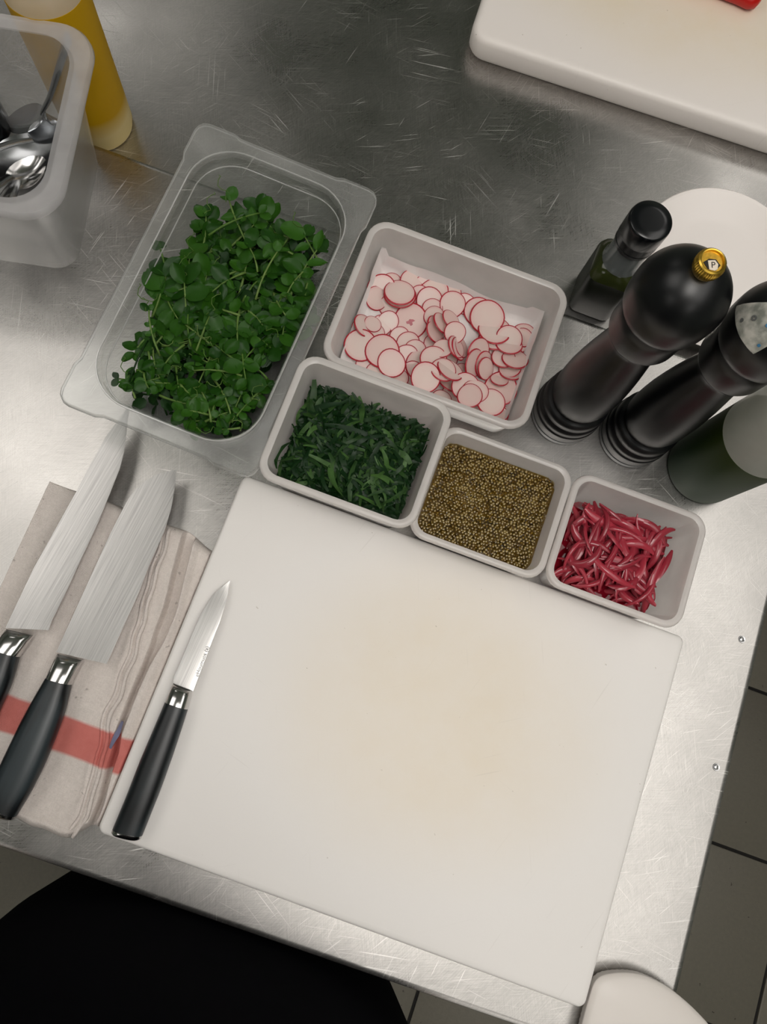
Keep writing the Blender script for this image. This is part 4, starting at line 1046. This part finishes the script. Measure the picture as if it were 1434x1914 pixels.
while cnt < 150 and tries < 20000:
    tries += 1
    f = cnt / 150; x, y = U(-OW, OW), U(-OL, OL); k = random.randrange(16); E_ = (U(-.7, .7), U(-.35, .35), U(0, 6.28)); sc_ = U(0.8, 1.1)
    if f > 0.4 and x > OW * 0.72 and y > OL * 0.2 and R() < 0.6: continue
    top_ = 0.041 - 0.008 * max(0, x / OW) + 0.004 * noise.noise((x * 30, y * 30, 2)) - 0.006 * (y < -OL * .6)
    z = 0.016 + (top_ - 0.016) * f ** 0.8
    T = Matrix.Translation((x, y, 0)) @ Euler(E_).to_matrix().to_4x4() @ Matrix.Scale(sc_, 4)
    V_ = [T @ Vector(p) for p in ONM[k].v[::5]]
    if not all(abs(p.x) < OW - 0.002 and abs(p.y) < OL - 0.002 and p.z + z < 0.056 for p in V_): continue
    o = obj('onion_strip', ONMM[k], None, (ONIO['c'][0] + x, ONIO['c'][1] + y, z), E_, (sc_,) * 3)
    tag(o, 'curved pink pickled onion strip in the right-hand box', 'onion strip', 'pickled onion strips'); cnt += 1

# ------------------------------------------------------------------ radish slices on kitchen paper
RW, RL = RADI['w'] / 2 - 0.0115, RADI['l'] / 2 - 0.0115; RC = RADI['c']
g = MB(); N = 40; vs = []; fs = []
for j in range(N + 1):
    for i in range(N + 1):
        a, b = -1 + 2 * i / N, -1 + 2 * j / N
        x, y = a * (RW - 0.001), b * (RL - 0.001)
        d = min(RW - abs(x), RL - abs(y))
        z = 0.0052 + 0.0013 * noise.noise((x * 45, y * 45, 1)) + 0.0012 * abs(noise.noise((x * 90, y * 30, 4)))
        hi = 0.016 + 0.007 * noise.noise((x * 20, y * 20, 9))
        if a < -0.9 and b > 0.5: hi = 0.030
        if a > 0.85 and b > 0.4: hi = 0.024
        z += max(0, hi) * sm(0.006, 0.0, d) * (0.35 if b < -0.8 else 1.0)
        vs.append((RC[0] + x * 0.992, RC[1] + y * 0.992, z))
for j in range(N):
    for i in range(N): a = j * (N + 1) + i; fs.append((a, a + 1, a + N + 2, a + N + 1))
g.add(vs, fs); g.add([(x, y, z - 0.0004) for x, y, z in vs], [tuple(reversed(f)) for f in fs])
o = obj('paper_towel', (g, M['paper'], 180)); tag(o, 'crumpled white paper towel lining the radish box', 'paper towel')
# (photo x, y, radius px, squash, direction of squash) listed from the lowest slice to the topmost
RS = [(430, 190, 60, 1, 0), (650, 155, 62, 1, 0), (270, 690, 55, 1, 0), (330, 735, 55, 1, 0), (205, 450, 48, 1, 0), (880, 320, 62, 1, 0), (600, 270, 60, 1, 0), (480, 520, 60, 1, 0), (530, 560, 70, 1, 0), (730, 910, 60, 1, 0), (800, 870, 62, 1, 0), (860, 745, 62, 1, 0),
      (1000, 610, 65, 1, 0), (560, 740, 70, 1, 0), (470, 775, 62, 1, 0), (640, 520, 60, 1, 0), (690, 560, 60, 1, 0), (1150, 620, 68, 1, 0), (1100, 1010, 62, 1, 0), (930, 990, 60, 1, 0), (1100, 720, 60, 1, 0), (760, 660, 70, 1, 0), (420, 330, 66, 1, 0), (370, 450, 62, 1, 0), (520, 640, 72, 1, 0),
      (705, 205, 86, 1, 0), (340, 285, 70, 1, 0), (660, 300, 80, 1, 0), (680, 350, 62, 1, 0), (690, 400, 66, .8, 0), (800, 245, 60, .85, 0), (330, 500, 60, .8, 1), (315, 445, 52, .8, 1.2), (320, 215, 88, .95, 0), (560, 158, 70, .82, 1.3), (240, 450, 72, .6, 1.3),
      (615, 690, 98, 1, 0), (410, 425, 62, .95, 0), (700, 470, 72, .55, 1.3), (690, 500, 70, .5, 1.3), (735, 445, 72, .5, 1.2), (800, 325, 80, .88, 1.4), (480, 272, 92, .68, 0), (478, 258, 95, .66, 0), (195, 570, 96, .95, 0), (960, 370, 88, .95, 0), (1310, 575, 72, .9, 0), (1275, 525, 72, .95, 0),
      (990, 700, 80, .42, -.9), (960, 650, 84, .42, -.9), (1000, 720, 66, .45, -.9), (930, 690, 84, .35, -.95), (955, 620, 84, .4, -.9), (850, 590, 68, .45, 1.45), (835, 600, 72, .4, 1.45), (820, 590, 70, .45, 1.4), (790, 420, 62, .6, 1.2), (815, 497, 66, .82, 1.0),
      (1050, 545, 88, .62, .1), (1055, 485, 100, .75, .2), (1013, 400, 103, .95, 0), (1140, 570, 82, .62, .2), (1145, 535, 80, .85, .2), (375, 608, 103, .97, 0), (430, 680, 84, .97, 0), (548, 415, 106, .93, 0), (575, 598, 62, .95, 1.4), (740, 595, 64, .75, -.4), (685, 655, 80, 1, 0), (780, 800, 86, .6, .7), (765, 770, 84, .55, .7), (745, 725, 78, .75, .6), (615, 830, 88, .9, 0),
      (1150, 745, 70, .6, .1), (1150, 715, 68, .65, .1), (1110, 650, 72, .75, 0), (1185, 665, 80, .66, .05), (1120, 850, 102, .8, 0), (1085, 785, 56, .6, .1), (880, 825, 85, .85, 0), (940, 855, 77, .85, 0), (870, 950, 74, .85, 0), (1090, 990, 66, .65, .3), (1030, 935, 86, .85, .1)]
def slice_mesh(seed):
    rng = random.Random(seed); n = 28; ph = rng.uniform(0, 6.28); e2 = rng.uniform(0.0, 0.05); e3 = rng.uniform(0, 0.025)
    def L(f, z): return [(f * (1 + e2 * cos(2 * 2 * pi * j / n + ph) + e3 * cos(3 * 2 * pi * j / n)) * cos(2 * pi * j / n), f * (1 + e2 * cos(2 * 2 * pi * j / n + ph) + e3 * cos(3 * 2 * pi * j / n)) * sin(2 * pi * j / n), z) for j in range(n)]
    t_ = 0.00062
    fl_ = MB(); fl_.loft([L(0.0090, -t_), L(0.0120, -t_)], True, False); fl_.loft([L(0.0120, t_), L(0.0090, t_), L(0.004, t_ + 0.00005)], False, True)
    sk = MB(); sk.loft([L(0.0120, -t_), L(0.0127, -t_ * 0.9), L(0.01305, 0), L(0.0127, t_ * 0.9), L(0.0120, t_)])
    return fl_.mesh('flesh', M['radish'], 50), sk.mesh('skin', M['radish_skin'], 60)
SLM = [slice_mesh(s_) for s_ in range(8)]
RLAB = {(1013, 400): 'large round radish slice on top of the stack at the right', (320, 215): 'radish slice lying nearest the far left corner of the box', (195, 570): 'large radish slice against the left wall of the box',
        (1275, 525): 'radish slice lying nearest the far right corner of the box', (1120, 850): 'wide radish slice against the right wall of the box', (1030, 935): 'radish slice nearest the front right corner of the box',
        (478, 258): 'oval radish slice topping a pair at the far left of the heap', (560, 158): 'small tilted radish slice at the far edge of the heap', (615, 830): 'radish slice at the near edge just behind the shredded greens',
        (430, 680): 'round radish slice overlapping a larger one at the front left', (685, 655): 'pale round radish slice in the middle of the heap'}
placed = []
for i, (cx, cy, rp, sq, sd_) in enumerate(RS):
    px, py = 600 + cx / 3.259, 470 + cy / 3.259
    z = 0.012
    for _ in range(3):
        p = at(px, py, z); sc = (CAM_C - p).length; rad = rp / 3.259 * abs((CAM_R.transposed() @ (p - CAM_C)).z) / FPX
        zz = 0.0095
        for (q, r2, zq, tl) in placed:
            d = (q.to_2d() - p.to_2d()).length; lim = (rad + r2) * 0.80
            if d < lim: zz = max(zz, zq + 0.0008 + 0.0010 * (1 - d / lim) + 0.0012 * tl)
        z = min(zz, 0.041)
    tilt = max(0.0, math.acos(max(0.3, min(1, sq))) - 0.35); rad *= 1.05
    hw = rad * sin(tilt)
    p.x = max(RC[0] - RW + rad * 0.96, min(RC[0] + RW - rad * 0.96, p.x)); p.y = max(RC[1] - RL + rad * 0.96, min(RC[1] + RL - rad * 0.96, p.y))
    placed.append((p.copy(), rad, z, tilt))
    ang_img = sd_                                     # long axis direction in the photo (measured clockwise from right)
    dv = (at(px + 20 * cos(ang_img), py + 20 * sin(ang_img), z) - at(px, py, z)); la = atan2(dv.y, dv.x)
    lab, cat = 'thin radish slice with red skin lying in the heap', 'radish slice'
    if sq < 0.5: lab = 'radish slice standing steeply on edge in the heap'
    lab = RLAB.get((cx, cy), lab)
    t = thing('radish_slice', lab, cat, (p.x, p.y, z + hw * 0.35), 0, 'radish slices')
    m_ = Matrix.Rotation(la, 3, 'Z') @ Matrix.Rotation(-tilt * (1 if sd_ >= -0.5 else -1) + U(-.08, .08), 3, 'X')
    if sq > 0.6:                                        # the heap slopes down toward the near side
        tc = (CAM_C - p).normalized(); nn_ = Vector((0, 0, 1)).lerp(tc, U(0.25, 0.75)).normalized()
        m_ = Vector((0, 0, 1)).rotation_difference(nn_).to_matrix() @ m_
    t.rotation_euler = (m_ @ Matrix.Rotation(U(-.07, .07), 3, 'Y') @ Matrix.Rotation(U(0, 6.28), 3, 'Z')).to_euler()
    k = rad / 0.01305; t.scale = (k, k, 1.0)
    fm, skm = SLM[i % 8]
    obj('flesh', fm, t); obj('skin', skm, t)
    if (cx, cy) == (548, 415):
        t['label'] = 'large radish slice with a blotchy pink centre'; del t['group']
        g = MB(); rr_ = [(0.0006 + 0.0034 * R(), 2 * pi * q / 12) for q in range(12)]
        g.loft([[(r_ * cos(a_) , r_ * sin(a_), 0.00069) for r_, a_ in rr_], [(r_ * 0.5 * cos(a_), r_ * 0.5 * sin(a_), 0.00073) for r_, a_ in rr_]], False, True); obj('core', (g, M['radish_core']), t)

# ------------------------------------------------------------------ the person standing at the table
def person():
    pcx, pcy = 0.125, -0.172
    t = thing('person', 'person in black apron standing against the front of the table', 'person', (pcx, pcy, FLOOR_Z))
    zf = -FLOOR_Z                                   # table height above the floor
    m = MB(); NS = 40
    def sec(a, b, z, p=2.6, dx=0, dy=0):
        L = []
        for j in range(NS):
            q = 2 * pi * j / NS; c_, s_ = cos(q), sin(q)
            L.append((dx + a * abs(c_) ** (2 / p) * (1 if c_ > 0 else -1), dy + b * abs(s_) ** (2 / p) * (1 if s_ > 0 else -1), z))
        return L
    # trunk, heights above the floor
    m.loft([sec(0.10, 0.08, 0.74), sec(0.175, 0.115, 0.80), sec(0.182, 0.122, 0.88), sec(0.175, 0.125, 0.98, 2.6, 0, 0.0), sec(0.165, 0.118, 1.08, 2.6, 0, -0.005), sec(0.175, 0.115, 1.20, 2.5, 0, -0.012),
            sec(0.195, 0.112, 1.32, 2.4, 0, -0.022), sec(0.185, 0.095, 1.40, 2.2, 0, -0.03), sec(0.10, 0.065, 1.45, 2, 0, -0.032), sec(0.058, 0.056, 1.48, 2, 0, -0.03), sec(0.055, 0.055, 1.55, 2, 0, -0.022)], True, True)
    for s_ in (-1, 1):
        m.tube([(s_ * 0.085, 0, 0.86), (s_ * 0.09, 0.005, 0.70), (s_ * 0.092, 0.008, 0.48), (s_ * 0.094, -0.005, 0.35), (s_ * 0.095, -0.02, 0.09)], [0.092, 0.084, 0.060, 0.056, 0.042], 18, 0, 1.0, (0, 1, 0))
        m.tube([(s_ * 0.095, -0.06, 0.04), (s_ * 0.097, -0.01, 0.05), (s_ * 0.10, 0.07, 0.035), (s_ * 0.102, 0.15, 0.022)], [0.034, 0.042, 0.042, 0.03], 14, 0, 0.8)
        # arms hang a little behind the body
        m.tube([(s_ * 0.175, -0.03, 1.385), (s_ * 0.215, -0.045, 1.31), (s_ * 0.235, -0.08, 1.13), (s_ * 0.238, -0.105, 1.03), (s_ * 0.225, -0.12, 0.88), (s_ * 0.220, -0.122, 0.80)], [0.052, 0.052, 0.042, 0.038, 0.030, 0.024], 16, 0, 1.0, (0, 1, 0))
        m.tube([(s_ * 0.220, -0.122, 0.81), (s_ * 0.217, -0.12, 0.76), (s_ * 0.213, -0.117, 0.715)], [0.022, 0.036, 0.032], 14, 0, 1.0, (1, 0, 0))
        for k, (fy, L_) in enumerate(((0.030, 0.066), (0.010, 0.076), (-0.010, 0.071), (-0.029, 0.056))):
            m.tube([(s_ * 0.213, -0.117 + fy, 0.725), (s_ * 0.212, -0.117 + fy, 0.725 - L_ * 0.5), (s_ * 0.203, -0.115 + fy * 0.95, 0.725 - L_ * 0.8), (s_ * 0.192, -0.113 + fy * 0.9, 0.725 - L_)], [0.0098, 0.0092, 0.0085, 0.0075], 10)
        m.tube([(s_ * 0.215, -0.088, 0.765), (s_ * 0.205, -0.066, 0.735), (s_ * 0.198, -0.060, 0.705)], [0.012, 0.011, 0.009], 10)
    # head, nose, ears
    hz = 1.655
    hl = []
    for i in range(15):
        a_ = -pi / 2 + pi * i / 14; r_ = max(0.004, cos(a_)); jaw = 1 - 0.22 * max(0, -sin(a_)); hl.append(sec(0.076 * r_ * jaw, 0.096 * r_ * (1 - 0.08 * max(0, -sin(a_))), hz + 0.118 * sin(a_), 2.0, 0, -0.005 + 0.018 * max(0, -sin(a_))))
    m.loft(hl, True, True)
    m.tube([(0, 0.088, hz + 0.012), (0, 0.104, hz - 0.018), (0, 0.100, hz - 0.030)], [0.009, 0.014, 0.011], 10, 0, 1.0, (1, 0, 0))
    for s_ in (-1, 1): m.tube([(s_ * 0.074, -0.008, hz - 0.028), (s_ * 0.083, -0.012, hz), (s_ * 0.079, -0.012, hz + 0.03)], [0.009, 0.015, 0.010], 10, 0, 0.7, (0, 1, 0))
    m.tube([(-0.026, 0.088, hz - 0.058), (0, 0.096, hz - 0.057), (0.026, 0.088, hz - 0.058)], [0.006, 0.009, 0.006], 8)
    raw = bpy.data.objects.new('body', m.mesh('body_raw', M['black_cloth2'])); COL.objects.link(raw)
    rm = raw.modifiers.new('r', 'REMESH'); rm.mode = 'VOXEL'; rm.voxel_size = 0.0062; rm.use_smooth_shade = True
    smd = raw.modifiers.new('s', 'SMOOTH'); smd.iterations = 3; smd.factor = 0.5
    dg = bpy.context.evaluated_depsgraph_get(); dg.update()
    me = bpy.data.meshes.new_from_object(raw.evaluated_get(dg)); bpy.data.objects.remove(raw); me.name = 'body'
    me.materials.clear()
    for k in ('black_cloth2', 'skin'): me.materials.append(M[k])
    for p_ in me.polygons:
        c_ = p_.center; p_.material_index = 1 if (c_.z > 1.485 or (abs(c_.x) > 0.17 and c_.z < 1.10 and c_.y < -0.03)) else 0; p_.use_smooth = True
    obj('body', me, t)
    # apron over the front and sides, from chest to below the knee
    def half(a, b, z, p, dy=0.0, amp=0.0):
        L = []
        for j in range(41):
            q = -0.35 + (pi + 0.70) * j / 40; c_, s_ = cos(q), sin(q); w_ = 1 + amp * sin(q * 9 + z * 7)
            L.append((a * w_ * abs(c_) ** (2 / p) * (1 if c_ > 0 else -1), dy + b * w_ * abs(s_) ** (2 / p) * (1 if s_ > 0 else -1), z))
        return L
    g = MB(); rows_ = [(0.150, 0.118, 0.42, 2.8, 0.0, .02), (0.165, 0.122, 0.58, 2.8, 0.0, .015), (0.180, 0.126, 0.72, 3.0, 0.0, .01), (0.188, 0.129, 0.82, 3.0, 0.0, .004), (0.186, 0.131, 0.90, 3.0, 0, .002), (0.178, 0.129, 1.0, 2.9, 0, .002), (0.170, 0.123, 1.09, 2.8, -0.005, .002)]
    g.loft([half(a + 0.003, b + 0.003, z, p, dy, am) for a, b, z, p, dy, am in rows_], False, False, False)
    g.loft([half(a, b, z, p, dy, am) for a, b, z, p, dy, am in reversed(rows_)], False, False, False)
    obj('apron', (g, M['black_cloth'], 180), t)
    g = MB(); hl2 = []
    for i in range(12):
        a_ = 0.02 + (pi / 2 - 0.04) * i / 11; r_ = cos(a_); hl2.append(sec(0.083 * r_, 0.103 * r_, hz + 0.012 + 0.120 * sin(a_), 2.0, 0, -0.014))
    g.loft(hl2, False, True)
    g.loft([sec(0.072, 0.06, hz - 0.07, 2, 0, -0.045), sec(0.080, 0.075, hz - 0.02, 2, 0, -0.036), sec(0.083, 0.09, hz + 0.02, 2, 0, -0.026)], True, True)
    obj('hair', (g, M['hair'], 60), t)
    for s_ in (-1, 1):
        e = MB(); e.lathe([(0.0015, -0.008), (0.0085, -0.003), (0.0085, 0.003), (0.0015, 0.008)], 14); obj('eye', (e, M['white_print']), t, (s_ * 0.031, 0.079, hz + 0.008))
        q = MB(); q.lathe([(0.001, -0.004), (0.004, -0.001), (0.004, 0.001), (0.001, 0.004)], 12); obj('iris', (q, M['black_print']), t, (s_ * 0.031, 0.0865, hz + 0.008))
    return t
person()
